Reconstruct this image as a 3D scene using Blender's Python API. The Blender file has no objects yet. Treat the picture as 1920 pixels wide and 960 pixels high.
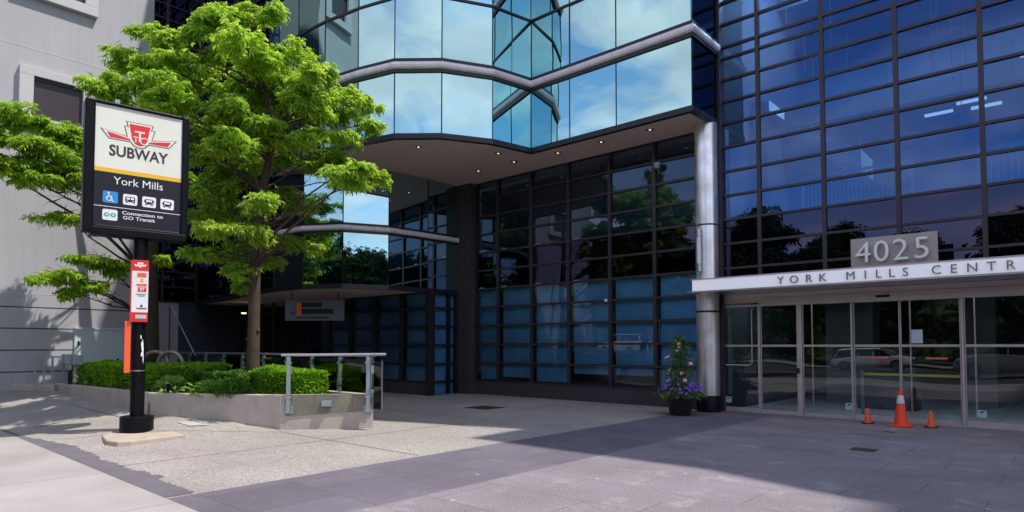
import bpy, bmesh, math, random
import numpy as np
from mathutils import Vector, Matrix, noise
R = math.radians
C = bpy.context.scene.collection
SC = bpy.context.scene
random.seed(7)
rng = np.random.default_rng(11)

# ------------------------------------------------------------------ camera, sky, sun, exposure
cam_d = bpy.data.cameras.new('camera'); cam = bpy.data.objects.new('camera', cam_d); C.objects.link(cam)
SC.camera = cam
cam.location = (0, 0, 1.6)
cam.rotation_euler = (R(90 + 2.272), 0, R(41.683))
cam_d.sensor_width = 36; cam_d.lens = 22.396; cam_d.shift_y = 0.06334
cam_d.clip_start = 0.05; cam_d.clip_end = 3000

SUN_AZ = math.atan2(.2967, .4706)          # direction towards the sun, measured from +X
SUN_EL = R(60.9)
sun_d = bpy.data.lights.new('sun', 'SUN'); sun = bpy.data.objects.new('sun', sun_d); C.objects.link(sun)
sun_d.energy = 3.0; sun_d.angle = R(0.53); sun_d.color = (1.0, .94, .85)
sv = Vector((math.cos(SUN_AZ)*math.cos(SUN_EL), math.sin(SUN_AZ)*math.cos(SUN_EL), math.sin(SUN_EL)))
sun.rotation_euler = sv.to_track_quat('Z', 'Y').to_euler()
sun.location = (20, 12, 40)

world = bpy.data.worlds.new('World'); SC.world = world; world.use_nodes = True
wn, wl = world.node_tree.nodes, world.node_tree.links
wn.clear()
wo = wn.new('ShaderNodeOutputWorld'); bg = wn.new('ShaderNodeBackground'); sky = wn.new('ShaderNodeTexSky')
sky.sky_type = 'NISHITA'; sky.sun_disc = False
sky.sun_elevation = SUN_EL; sky.sun_rotation = R(90) - SUN_AZ
sky.air_density = 1.1; sky.dust_density = .6; sky.ozone_density = 2.5
bg.inputs['Strength'].default_value = .15
tc = wn.new('ShaderNodeTexCoord'); sep = wn.new('ShaderNodeSeparateXYZ'); wl.new(tc.outputs['Generated'], sep.inputs[0])
zc = wn.new('ShaderNodeMath'); zc.operation = 'MAXIMUM'; wl.new(sep.outputs['Z'], zc.inputs[0]); zc.inputs[1].default_value = 0.0
za = wn.new('ShaderNodeMath'); za.operation = 'ADD'; wl.new(zc.outputs[0], za.inputs[0]); za.inputs[1].default_value = .22
dx = wn.new('ShaderNodeMath'); dx.operation = 'DIVIDE'; wl.new(sep.outputs['X'], dx.inputs[0]); wl.new(za.outputs[0], dx.inputs[1])
dy = wn.new('ShaderNodeMath'); dy.operation = 'DIVIDE'; wl.new(sep.outputs['Y'], dy.inputs[0]); wl.new(za.outputs[0], dy.inputs[1])
cmb = wn.new('ShaderNodeCombineXYZ'); wl.new(dx.outputs[0], cmb.inputs[0]); wl.new(dy.outputs[0], cmb.inputs[1])
cn = wn.new('ShaderNodeTexNoise'); cn.inputs['Scale'].default_value = 1.9; cn.inputs['Detail'].default_value = 9; cn.inputs['Roughness'].default_value = .56
cn.inputs['Distortion'].default_value = .35
wl.new(cmb.outputs[0], cn.inputs['Vector'])
cr = wn.new('ShaderNodeValToRGB'); cr.color_ramp.elements[0].position = .44; cr.color_ramp.elements[1].position = .60
wl.new(cn.outputs['Fac'], cr.inputs[0])
cmx = wn.new('ShaderNodeMix'); cmx.data_type = 'RGBA'; cmx.blend_type = 'MIX'
fm = wn.new('ShaderNodeMath'); fm.operation = 'MULTIPLY'; fm.inputs[1].default_value = .85
wl.new(cr.outputs[0], fm.inputs[0]); wl.new(fm.outputs[0], cmx.inputs[0])
wl.new(sky.outputs[0], cmx.inputs[6]); cmx.inputs[7].default_value = (5.6, 5.8, 6.0, 1)
cn2 = wn.new('ShaderNodeTexNoise'); cn2.inputs['Scale'].default_value = 2.6; cn2.inputs['Detail'].default_value = 7; wl.new(cmb.outputs[0], cn2.inputs['Vector'])
cr2 = wn.new('ShaderNodeValToRGB'); cr2.color_ramp.elements[0].position = .35; cr2.color_ramp.elements[1].position = .65
cr2.color_ramp.elements[0].color = (.60, .54, .57, 1); cr2.color_ramp.elements[1].color = (1.12, 1.0, 1.0, 1); wl.new(cn2.outputs['Fac'], cr2.inputs[0])
csc = wn.new('ShaderNodeVectorMath'); csc.operation = 'SCALE'; csc.inputs['Scale'].default_value = 6.3; wl.new(cr2.outputs[0], csc.inputs[0]); wl.new(csc.outputs[0], cmx.inputs[7])
wl.new(cmx.outputs[2], bg.inputs[0]); wl.new(bg.outputs[0], wo.inputs[0])

SC.view_settings.view_transform = 'Standard'; SC.view_settings.look = 'None'
SC.view_settings.exposure = 0.72; SC.view_settings.gamma = 1.0
SC.cycles.max_bounces = 10; SC.cycles.transparent_max_bounces = 16; SC.cycles.glossy_bounces = 5
SC.cycles.diffuse_bounces = 3; SC.cycles.transmission_bounces = 4
SC.cycles.sample_clamp_indirect = 6.0; SC.cycles.caustics_reflective = False; SC.cycles.caustics_refractive = False
SC.cycles.use_denoising = True

# ------------------------------------------------------------------ materials
def newmat(name):
    m = bpy.data.materials.new(name); m.use_nodes = True
    nt = m.node_tree; nt.nodes.clear()
    out = nt.nodes.new('ShaderNodeOutputMaterial')
    return m, nt.nodes, nt.links, out
def wpos(n, l, scale=1.0):
    g = n.new('ShaderNodeNewGeometry')
    mp = n.new('ShaderNodeMapping'); l.new(g.outputs['Position'], mp.inputs[0])
    if isinstance(scale, (tuple, list)): mp.inputs['Scale'].default_value = scale
    else: mp.inputs['Scale'].default_value = (scale,)*3
    return mp
def mat(name, col, rough=.6, metal=0, var=.12, vscale=1.5, bump=0, bscale=40, spec=.5, fine=.0, fscale=90, coat=0):
    m, n, l, out = newmat(name)
    p = n.new('ShaderNodeBsdfPrincipled')
    p.inputs['Roughness'].default_value = rough; p.inputs['Metallic'].default_value = metal
    p.inputs['Specular IOR Level'].default_value = spec
    if coat: p.inputs['Coat Weight'].default_value = coat
    mp = wpos(n, l)
    nz = n.new('ShaderNodeTexNoise'); nz.inputs['Scale'].default_value = vscale; nz.inputs['Detail'].default_value = 6
    nz.inputs['Roughness'].default_value = .65
    l.new(mp.outputs[0], nz.inputs['Vector'])
    mr = n.new('ShaderNodeMapRange'); mr.inputs['From Min'].default_value = .3; mr.inputs['From Max'].default_value = .7
    mr.inputs['To Min'].default_value = 1 - var; mr.inputs['To Max'].default_value = 1 + var
    l.new(nz.outputs['Fac'], mr.inputs['Value'])
    hv = n.new('ShaderNodeVectorMath'); hv.operation = 'SCALE'; hv.inputs[0].default_value = col[:3]
    last = mr.outputs[0]
    if fine:
        n2 = n.new('ShaderNodeTexNoise'); n2.inputs['Scale'].default_value = fscale; n2.inputs['Detail'].default_value = 3
        l.new(mp.outputs[0], n2.inputs['Vector'])
        m2 = n.new('ShaderNodeMapRange'); m2.inputs['From Min'].default_value = .3; m2.inputs['From Max'].default_value = .7
        m2.inputs['To Min'].default_value = 1 - fine; m2.inputs['To Max'].default_value = 1 + fine
        l.new(n2.outputs['Fac'], m2.inputs['Value'])
        mm = n.new('ShaderNodeMath'); mm.operation = 'MULTIPLY'; l.new(last, mm.inputs[0]); l.new(m2.outputs[0], mm.inputs[1]); last = mm.outputs[0]
    l.new(last, hv.inputs['Scale']); l.new(hv.outputs[0], p.inputs['Base Color'])
    if bump:
        b = n.new('ShaderNodeBump'); b.inputs['Strength'].default_value = bump; b.inputs['Distance'].default_value = .01
        n3 = n.new('ShaderNodeTexNoise'); n3.inputs['Scale'].default_value = bscale; n3.inputs['Detail'].default_value = 5
        l.new(mp.outputs[0], n3.inputs['Vector']); l.new(n3.outputs['Fac'], b.inputs['Height']); l.new(b.outputs[0], p.inputs['Normal'])
    l.new(p.outputs[0], out.inputs[0])
    return m
def streaks(m, amt=.12, sc=(3.0, 3.0, .12)):
    n, l = m.node_tree.nodes, m.node_tree.links
    p = [x for x in n if x.type == 'BSDF_PRINCIPLED'][0]; src = p.inputs['Base Color'].links[0].from_socket
    mp = wpos(n, l, sc); nz = n.new('ShaderNodeTexNoise'); nz.inputs['Scale'].default_value = 1.6; nz.inputs['Detail'].default_value = 6; nz.inputs['Roughness'].default_value = .7
    l.new(mp.outputs[0], nz.inputs['Vector'])
    mr = n.new('ShaderNodeMapRange'); mr.inputs['From Min'].default_value = .45; mr.inputs['From Max'].default_value = .8; mr.inputs['To Min'].default_value = 1.0; mr.inputs['To Max'].default_value = 1-amt*2.2
    l.new(nz.outputs['Fac'], mr.inputs['Value'])
    sc_ = n.new('ShaderNodeVectorMath'); sc_.operation = 'SCALE'; l.new(src, sc_.inputs[0]); l.new(mr.outputs[0], sc_.inputs['Scale']); l.new(sc_.outputs[0], p.inputs['Base Color'])
def mirror(name, tint, base=(.01,.02,.03), fac=.9, wav=.02):
    m, n, l, out = newmat(name)
    g = n.new('ShaderNodeBsdfGlossy'); g.inputs['Color'].default_value = (*tint, 1); g.inputs['Roughness'].default_value = .0
    d = n.new('ShaderNodeBsdfDiffuse'); d.inputs['Color'].default_value = (*base, 1)
    mp = wpos(n, l, .6); nz = n.new('ShaderNodeTexNoise'); nz.inputs['Scale'].default_value = .9; nz.inputs['Detail'].default_value = 1
    l.new(mp.outputs[0], nz.inputs['Vector'])
    b = n.new('ShaderNodeBump'); b.inputs['Strength'].default_value = wav; b.inputs['Distance'].default_value = .3
    l.new(nz.outputs['Fac'], b.inputs['Height']); l.new(b.outputs[0], g.inputs['Normal'])
    mx = n.new('ShaderNodeMixShader'); mx.inputs[0].default_value = fac
    l.new(d.outputs[0], mx.inputs[1]); l.new(g.outputs[0], mx.inputs[2]); l.new(mx.outputs[0], out.inputs[0])
    return m
def glass(name, trans, tint, fac=.25, wav=.012, blend=.12):
    m, n, l, out = newmat(name)
    g = n.new('ShaderNodeBsdfGlossy'); g.inputs['Color'].default_value = (*tint, 1); g.inputs['Roughness'].default_value = .0
    t = n.new('ShaderNodeBsdfTransparent'); t.inputs['Color'].default_value = (*trans, 1)
    mp = wpos(n, l, .6); nz = n.new('ShaderNodeTexNoise'); nz.inputs['Scale'].default_value = .9; nz.inputs['Detail'].default_value = 1
    l.new(mp.outputs[0], nz.inputs['Vector'])
    b = n.new('ShaderNodeBump'); b.inputs['Strength'].default_value = wav; b.inputs['Distance'].default_value = .3
    l.new(nz.outputs['Fac'], b.inputs['Height']); l.new(b.outputs[0], g.inputs['Normal'])
    fr = n.new('ShaderNodeFresnel'); fr.inputs[0].default_value = 1.5
    mr = n.new('ShaderNodeMapRange'); mr.inputs['From Min'].default_value = .04; mr.inputs['From Max'].default_value = 1.0
    mr.inputs['To Min'].default_value = fac; mr.inputs['To Max'].default_value = 1.0
    l.new(fr.outputs[0], mr.inputs['Value'])
    mx = n.new('ShaderNodeMixShader'); l.new(mr.outputs[0], mx.inputs[0])
    l.new(t.outputs[0], mx.inputs[1]); l.new(g.outputs[0], mx.inputs[2]); l.new(mx.outputs[0], out.inputs[0])
    return m
def emit(name, col, s):
    m, n, l, out = newmat(name); e = n.new('ShaderNodeEmission'); e.inputs[0].default_value = (*col, 1); e.inputs[1].default_value = s
    l.new(e.outputs[0], out.inputs[0]); return m

M = {}
M['mirror'] = mirror('mirror_glass', (.39, .64, .68), fac=.93, wav=.05)
M['mirror_low'] = mirror('mirror_glass_lower', (.40, .60, .66), fac=.9)
M['mirror_dark'] = mirror('dark_mirror_glass', (.06, .085, .13), base=(.004,.005,.01), fac=.9)
M['atrium'] = glass('atrium_glass', (.30, .50, .80), (.10, .185, .44), fac=.42, wav=.045)
M['recess'] = glass('window_glass', (.66, .84, .97), (.42, .50, .68), fac=.13, wav=.04)
M['spandrel'] = mirror('spandrel_glass', (.045, .045, .085), base=(.004,.005,.012), fac=.85)
M['door_glass'] = glass('door_glass', (.86, .90, .92), (.75, .8, .88), fac=.10, wav=.03)
M['rail_glass'] = glass('railing_glass', (.80, .87, .86), (.9, .95, .95), fac=.05, wav=0)
M['mullion'] = mat('bronze_mullion', (.050, .038, .048), .42, .3, .08)
M['fascia'] = mat('black_fascia', (.022, .021, .026), .4, .2, .08)
M['silver'] = mat('brushed_silver_trim', (.88, .79, .85), .45, .15, .05, 3)
M['column'] = None
M['soffit'] = mat('taupe_soffit', (.86, .67, .58), .7, 0, .05, .6)
M['brick'] = mat('dark_brown_cladding', (.055, .042, .052), .7, 0, .15, 3, .2, 60)
M['black'] = mat('black_paint', (.005, .005, .008), .42, 0, .1, 3, spec=.15)
M['blackm'] = mat('black_matte', (.010, .010, .012), .7, 0, .1)
M['steel'] = mat('stainless_steel', (.55, .53, .55), .3, .9, .06, 4)
M['steeld'] = mat('brushed_door_metal', (.64, .53, .53), .36, .45, .06, 4)
M['galv'] = mat('grey_painted_steel', (.36, .42, .47), .42, .4, .08, 5)
M['white'] = mat('white_paint', (.84, .83, .86), .5, 0, .04)
M['cream'] = mat('sign_face_cream', (.80, .80, .72), .35, 0, .03, 2, coat=.3)
M['charcoal'] = mat('sign_face_charcoal', (.016, .017, .026), .4, 0, .05, spec=.3)
M['red'] = mat('sign_red', (.72, .03, .03), .4, 0, .04)
M['yellow'] = mat('sign_yellow', (.85, .50, .03), .4, 0, .04)
M['blue'] = mat('sign_blue', (.03, .28, .65), .4, 0, .04)
M['green'] = mat('sign_green', (.02, .45, .25), .4, 0, .04)
M['outline'] = mat('sign_outline_grey', (.03, .03, .035), .5, 0, .04)
M['orange'] = mat('orange_plastic', (1.0, .12, .04), .45, 0, .05, 3)
M['orangered'] = mat('orange_red_plastic', (1.0, .07, .02), .5, 0, .05, 3)
M['vinyl'] = mat('white_reflective_band', (.80, .76, .72), .4, 0, .08, 30)
M['stucco'] = mat('light_grey_stucco', (.43, .43, .465), .8, 0, .07, .5, .12, 120, fine=.03, fscale=40)
M['stuccow'] = mat('window_surround_stucco', (.53, .53, .56), .75, 0, .05, .8)
M['groove'] = mat('shadow_groove', (.05, .05, .055), .8)
M['whitedoor'] = mat('pale_grey_door_paint', (.62, .68, .74), .45, 0, .04, 2)
M['concrete'] = mat('planter_concrete', (.50, .43, .39), .85, 0, .20, 1.6, .4, 60, fine=.12, fscale=70)
M['concrete_stain'] = mat('stained_planter_concrete', (.22, .21, .165), .85, 0, .30, 2.6, .4, 60, fine=.12, fscale=70)
M['slabc'] = mat('sandy_concrete', (.44, .375, .31), .85, 0, .15, 4, .4, 60, fine=.1)
M['soil'] = mat('mulch_soil', (.10, .065, .045), .95, 0, .4, 9, .9, 50, fine=.4, fscale=60)
M['bark'] = mat('tree_bark', (.070, .048, .036), .9, 0, .30, 6, 1.0, 28, fine=.25, fscale=30)
M['pot'] = mat('black_pot', (.016, .016, .019), .5, 0, .12, 8)
M['blind'] = mat('window_blind', (.30, .58, .84), .8, 0, .28, 1.1)
M['intdark'] = mat('interior_dark', (.035, .05, .075), .8, 0, .2, .5)
M['intmid'] = mat('interior_grey', (.14, .16, .19), .8, 0, .1, .5)
M['intwhite'] = mat('interior_white', (.75, .80, .85), .6, 0, .05)
M['lampw'] = emit('tube_lamp', (.85, .93, 1.0), .8)
M['fill_atrium'] = emit('atrium_fill_light', (.80, .92, 1.0), 75.0)  # added glow for the unseen panels over the stair
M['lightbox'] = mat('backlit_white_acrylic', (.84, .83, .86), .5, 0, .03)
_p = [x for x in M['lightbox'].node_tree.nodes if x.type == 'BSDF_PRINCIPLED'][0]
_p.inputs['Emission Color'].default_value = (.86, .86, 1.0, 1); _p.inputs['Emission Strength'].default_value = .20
M['screen'] = mat('dark_window_screen', (.055, .042, .050), .35, 0, .1)
M['fill_lobby'] = emit('lobby_fill_light', (.85, .95, 1.0), 2.2)  # added glow for the hidden lobby panels
M['lampwarm'] = emit('warm_lamp', (1.0, .55, .22), 2.5)
M['lamps'] = emit('downlight_glow', (1.0, .9, .75), .7)
M['tape'] = mat('yellow_belt', (.90, .88, .08), .5, 0, .05)
M['paper'] = mat('white_paper', (.70, .80, .84), .6, 0, .03)
M['sticker'] = mat('pale_blue_sticker', (.42, .62, .70), .5, 0, .05)
M['brass'] = mat('weathered_pipe', (.40, .36, .28), .42, .6, .2, 8)
M['letter'] = mat('bronze_letters', (.30, .25, .27), .45, .5, .05)
M['panelg'] = mat('number_panel', (.44, .37, .345), .5, .3, .05)
M['digit'] = mat('satin_digits', (.93, .88, .86), .35, .15, .05)
M['grate'] = mat('cast_iron_grate', (.055, .045, .035), .7, .4, .3, 20)
M['tyre'] = mat('tyre_rubber', (.015, .015, .015), .85)
M['carglass'] = mat('car_window_glass', (.01, .012, .015), .05)
M['carwhite'] = mat('white_car_paint', (.75, .76, .78), .25, 0, .02, coat=1)
M['carsilver'] = mat('silver_car_paint', (.55, .54, .53), .25, .6, .02, coat=1)
M['taillight'] = mat('tail_light', (.5, .01, .01), .2)
M['lane'] = mat('road_paint_yellow', (.70, .48, .06), .7, 0, .2, 6)

streaks(M['stucco'], .05); streaks(M['concrete'], .07, (3, 3, .7)); streaks(M['concrete_stain'], .12, (3, 3, .7)); streaks(M['silver'], .12, (9, 9, .8)); streaks(M['brick'], .1)
def column_mat():
    m, n, l, out = newmat('stainless_column')
    p = n.new('ShaderNodeBsdfPrincipled'); p.inputs['Metallic'].default_value = .85; p.inputs['Roughness'].default_value = .34
    mp = wpos(n, l); nz = n.new('ShaderNodeTexNoise'); nz.inputs['Scale'].default_value = 2.2; nz.inputs['Detail'].default_value = 5
    l.new(mp.outputs[0], nz.inputs['Vector'])
    r = n.new('ShaderNodeValToRGB'); r.color_ramp.elements[0].color = (.72, .65, .63, 1); r.color_ramp.elements[1].color = (.97, .92, .96, 1)
    r.color_ramp.elements[0].position = .35; r.color_ramp.elements[1].position = .62
    l.new(nz.outputs['Fac'], r.inputs[0]); l.new(r.outputs[0], p.inputs['Base Color'])
    b = n.new('ShaderNodeBump'); b.inputs['Strength'].default_value = .05; b.inputs['Distance'].default_value = .05
    n2 = n.new('ShaderNodeTexNoise'); n2.inputs['Scale'].default_value = 5; l.new(mp.outputs[0], n2.inputs['Vector'])
    l.new(n2.outputs['Fac'], b.inputs['Height']); l.new(b.outputs[0], p.inputs['Normal']); l.new(p.outputs[0], out.inputs[0])
    return m
M['column'] = column_mat()

def leaf_mat(name, c0, c1, tr=.45):
    m, n, l, out = newmat(name)
    oi = n.new('ShaderNodeAttribute'); oi.attribute_name = 'tone'
    mix = n.new('ShaderNodeMix'); mix.data_type = 'RGBA'
    l.new(oi.outputs['Fac'], mix.inputs[0]); mix.inputs[6].default_value = (*c0, 1); mix.inputs[7].default_value = (*c1, 1)
    d = n.new('ShaderNodeBsdfPrincipled'); d.inputs['Roughness'].default_value = .5; d.inputs['Specular IOR Level'].default_value = .25
    t = n.new('ShaderNodeBsdfTranslucent')
    l.new(mix.outputs[2], d.inputs['Base Color'])
    hs = n.new('ShaderNodeHueSaturation'); hs.inputs['Hue'].default_value = .49; hs.inputs['Value'].default_value = 1.5; hs.inputs['Saturation'].default_value = 1.08
    l.new(mix.outputs[2], hs.inputs['Color']); l.new(hs.outputs[0], t.inputs[0])
    ms = n.new('ShaderNodeMixShader'); ms.inputs[0].default_value = tr
    l.new(d.outputs[0], ms.inputs[1]); l.new(t.outputs[0], ms.inputs[2]); l.new(ms.outputs[0], out.inputs[0])
    return m
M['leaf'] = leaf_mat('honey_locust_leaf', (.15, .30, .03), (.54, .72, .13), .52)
M['leafB'] = leaf_mat('honey_locust_leaf_darker', (.14, .29, .025), (.45, .62, .08), .50)  # slightly darker leaf colours for the smaller tree
M['hedge'] = leaf_mat('boxwood_leaf', (.10, .26, .014), (.34, .62, .04), .30)
M['hedged'] = leaf_mat('yew_leaf', (.05, .14, .02), (.12, .26, .035), .22)
M['hosta'] = leaf_mat('hosta_leaf', (.12, .26, .04), (.32, .50, .14), .3)
M['farleaf'] = leaf_mat('woodland_leaf', (.018, .05, .010), (.06, .13, .022), .25)
M['flowerleaf'] = leaf_mat('vine_leaf', (.04, .11, .015), (.13, .26, .05), .3)
M['pinkf'] = mat('pink_petal', (.92, .42, .52), .6, 0, .15, 40)
M['purplef'] = mat('purple_petal', (.24, .08, .60), .6, 0, .25, 40)
M['coralf'] = mat('coral_petal', (.75, .22, .12), .6, 0, .15, 40)
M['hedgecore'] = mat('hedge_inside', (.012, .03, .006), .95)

def paver_mat(name, base, var, su, sv, mort=.012, off=.5, spots=0., grain=.14):
    m, n, l, out = newmat(name)
    p = n.new('ShaderNodeBsdfPrincipled'); p.inputs['Roughness'].default_value = .78; p.inputs['Specular IOR Level'].default_value = .35
    g = n.new('ShaderNodeNewGeometry')
    mp = n.new('ShaderNodeMapping'); l.new(g.outputs['Position'], mp.inputs[0]); mp.inputs['Location'].default_value = (.11, .06, 0)
    br = n.new('ShaderNodeTexBrick'); br.offset = off; br.inputs['Scale'].default_value = 1
    br.inputs['Brick Width'].default_value = su; br.inputs['Row Height'].default_value = sv
    br.inputs['Mortar Size'].default_value = mort; br.inputs['Mortar Smooth'].default_value = .3
    br.inputs['Color1'].default_value = (1 - var,)*3 + (1,); br.inputs['Color2'].default_value = (1 + var,)*3 + (1,)
    br.inputs['Mortar'].default_value = (.50, .48, .48, 1)
    l.new(mp.outputs[0], br.inputs['Vector'])
    base_n = n.new('ShaderNodeMix'); base_n.data_type = 'RGBA'; base_n.blend_type = 'MULTIPLY'; base_n.inputs[0].default_value = 1
    base_n.inputs[6].default_value = (*base, 1); l.new(br.outputs['Color'], base_n.inputs[7])
    nz = n.new('ShaderNodeTexNoise'); nz.inputs['Scale'].default_value = 38; nz.inputs['Detail'].default_value = 5; nz.inputs['Roughness'].default_value = .75
    l.new(g.outputs['Position'], nz.inputs['Vector'])
    nb = n.new('ShaderNodeTexNoise'); nb.inputs['Scale'].default_value = .8; nb.inputs['Detail'].default_value = 6
    l.new(g.outputs['Position'], nb.inputs['Vector'])
    m1 = n.new('ShaderNodeMapRange'); m1.inputs['From Min'].default_value = .3; m1.inputs['From Max'].default_value = .7
    m1.inputs['To Min'].default_value = 1 - grain; m1.inputs['To Max'].default_value = 1 + grain; l.new(nz.outputs['Fac'], m1.inputs['Value'])
    m2 = n.new('ShaderNodeMapRange'); m2.inputs['From Min'].default_value = .3; m2.inputs['From Max'].default_value = .7
    m2.inputs['To Min'].default_value = .86; m2.inputs['To Max'].default_value = 1.14; l.new(nb.outputs['Fac'], m2.inputs['Value'])
    mm = n.new('ShaderNodeMath'); mm.operation = 'MULTIPLY'; l.new(m1.outputs[0], mm.inputs[0]); l.new(m2.outputs[0], mm.inputs[1])
    last = base_n.outputs[2]
    if spots:
        ns = n.new('ShaderNodeTexNoise'); ns.inputs['Scale'].default_value = 1.7; ns.inputs['Detail'].default_value = 8; ns.inputs['Roughness'].default_value = .7
        l.new(g.outputs['Position'], ns.inputs['Vector'])
        r = n.new('ShaderNodeValToRGB'); r.color_ramp.elements[0].position = .54; r.color_ramp.elements[1].position = .72
        l.new(ns.outputs['Fac'], r.inputs[0])
        sm = n.new('ShaderNodeMix'); sm.data_type = 'RGBA'
        sf = n.new('ShaderNodeMath'); sf.operation = 'MULTIPLY'; sf.inputs[1].default_value = spots; l.new(r.outputs[0], sf.inputs[0]); l.new(sf.outputs[0], sm.inputs[0])
        l.new(last, sm.inputs[6]); sm.inputs[7].default_value = (.46, .43, .44, 1); last = sm.outputs[2]
        # gum spots
        vo = n.new('ShaderNodeTexVoronoi'); vo.inputs['Scale'].default_value = 1.9; l.new(g.outputs['Position'], vo.inputs['Vector'])
        lt = n.new('ShaderNodeMath'); lt.operation = 'LESS_THAN'; lt.inputs[1].default_value = .05; l.new(vo.outputs['Distance'], lt.inputs[0])
        gm = n.new('ShaderNodeMix'); gm.data_type = 'RGBA'; gf = n.new('ShaderNodeMath'); gf.operation = 'MULTIPLY'; gf.inputs[1].default_value = .6
        l.new(lt.outputs[0], gf.inputs[0]); l.new(gf.outputs[0], gm.inputs[0]); l.new(last, gm.inputs[6]); gm.inputs[7].default_value = (.55, .52, .52, 1); last = gm.outputs[2]
    sc = n.new('ShaderNodeVectorMath'); sc.operation = 'SCALE'; l.new(last, sc.inputs[0]); l.new(mm.outputs[0], sc.inputs['Scale'])
    l.new(sc.outputs[0], p.inputs['Base Color'])
    b = n.new('ShaderNodeBump'); b.inputs['Strength'].default_value = .5; b.inputs['Distance'].default_value = .004
    l.new(nz.outputs['Fac'], b.inputs['Height']); l.new(b.outputs[0], p.inputs['Normal'])
    l.new(p.outputs[0], out.inputs[0])
    return m
M['paver'] = paver_mat('plaza_pavers', (.222, .194, .218), .07, 1.25, .92, .005, .5, .55, .45)
M['paverd'] = paver_mat('dark_granite_band', (.142, .125, .155), .10, .98, 1.0, .005, .5, .2, .32)
M['sidewalk'] = paver_mat('sidewalk_concrete', (.36, .33, .325), .03, 2.28, 9, .008, 0, .12, .12)
M['lobbytile'] = paver_mat('lobby_floor_tile', (.42, .50, .54), .03, 1.2, 1.2, .012, 0, 0, .02)

def aggregate():
    m, n, l, out = newmat('exposed_aggregate')
    p = n.new('ShaderNodeBsdfPrincipled'); p.inputs['Roughness'].default_value = .85; p.inputs['Specular IOR Level'].default_value = .25
    g = n.new('ShaderNodeNewGeometry')
    vo = n.new('ShaderNodeTexVoronoi'); vo.inputs['Scale'].default_value = 85; l.new(g.outputs['Position'], vo.inputs['Vector'])
    hs = n.new('ShaderNodeSeparateColor'); l.new(vo.outputs['Color'], hs.inputs[0])
    r = n.new('ShaderNodeValToRGB'); r.color_ramp.elements[0].color = (.19, .166, .16, 1); r.color_ramp.elements[1].color = (.50, .455, .445, 1)
    e = r.color_ramp.elements.new(.45); e.color = (.335, .298, .288, 1)
    l.new(hs.outputs[0], r.inputs[0])
    nb = n.new('ShaderNodeTexNoise'); nb.inputs['Scale'].default_value = .55; nb.inputs['Detail'].default_value = 8; nb.inputs['Roughness'].default_value = .6
    l.new(g.outputs['Position'], nb.inputs['Vector'])
    m2 = n.new('ShaderNodeMapRange'); m2.inputs['From Min'].default_value = .3; m2.inputs['From Max'].default_value = .7
    m2.inputs['To Min'].default_value = .80; m2.inputs['To Max'].default_value = 1.12; l.new(nb.outputs['Fac'], m2.inputs['Value'])
    hu = n.new('ShaderNodeMix'); hu.data_type = 'RGBA'; hu.blend_type = 'MULTIPLY'; hu.inputs[7].default_value = (.95, 1.0, .94, 1)
    n3 = n.new('ShaderNodeTexNoise'); n3.inputs['Scale'].default_value = .25; l.new(g.outputs['Position'], n3.inputs['Vector'])
    m3 = n.new('ShaderNodeMapRange'); m3.inputs['From Min'].default_value = .4; m3.inputs['From Max'].default_value = .6; l.new(n3.outputs['Fac'], m3.inputs['Value'])
    l.new(m3.outputs[0], hu.inputs[0]); l.new(r.outputs[0], hu.inputs[6])
    sc = n.new('ShaderNodeVectorMath'); sc.operation = 'SCALE'; l.new(hu.outputs[2], sc.inputs[0]); l.new(m2.outputs[0], sc.inputs['Scale'])
    l.new(sc.outputs[0], p.inputs['Base Color'])
    b = n.new('ShaderNodeBump'); b.inputs['Strength'].default_value = .6; b.inputs['Distance'].default_value = .004
    l.new(vo.outputs['Distance'], b.inputs['Height']); l.new(b.outputs[0], p.inputs['Normal'])
    l.new(p.outputs[0], out.inputs[0]); return m
M['agg'] = aggregate()
M['asphalt'] = mat('asphalt', (.055, .055, .058), .85, 0, .15, 1.2, .3, 150, fine=.25, fscale=120)
M['darkstrip'] = mat('patched_asphalt_strip', (.14, .126, .150), .82, 0, .15, 2.0, .3, 150, fine=.14, fscale=90)
M['greypath'] = mat('grey_concrete_apron', (.30, .29, .28), .85, 0, .18, .9, .3, 120, fine=.14, fscale=80)
M['grass'] = mat('rough_grass', (.05, .09, .02), .95, 0, .3, 2, 0)
M['kerb'] = mat('kerb_concrete', (.45, .43, .41), .85, 0, .1)

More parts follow.
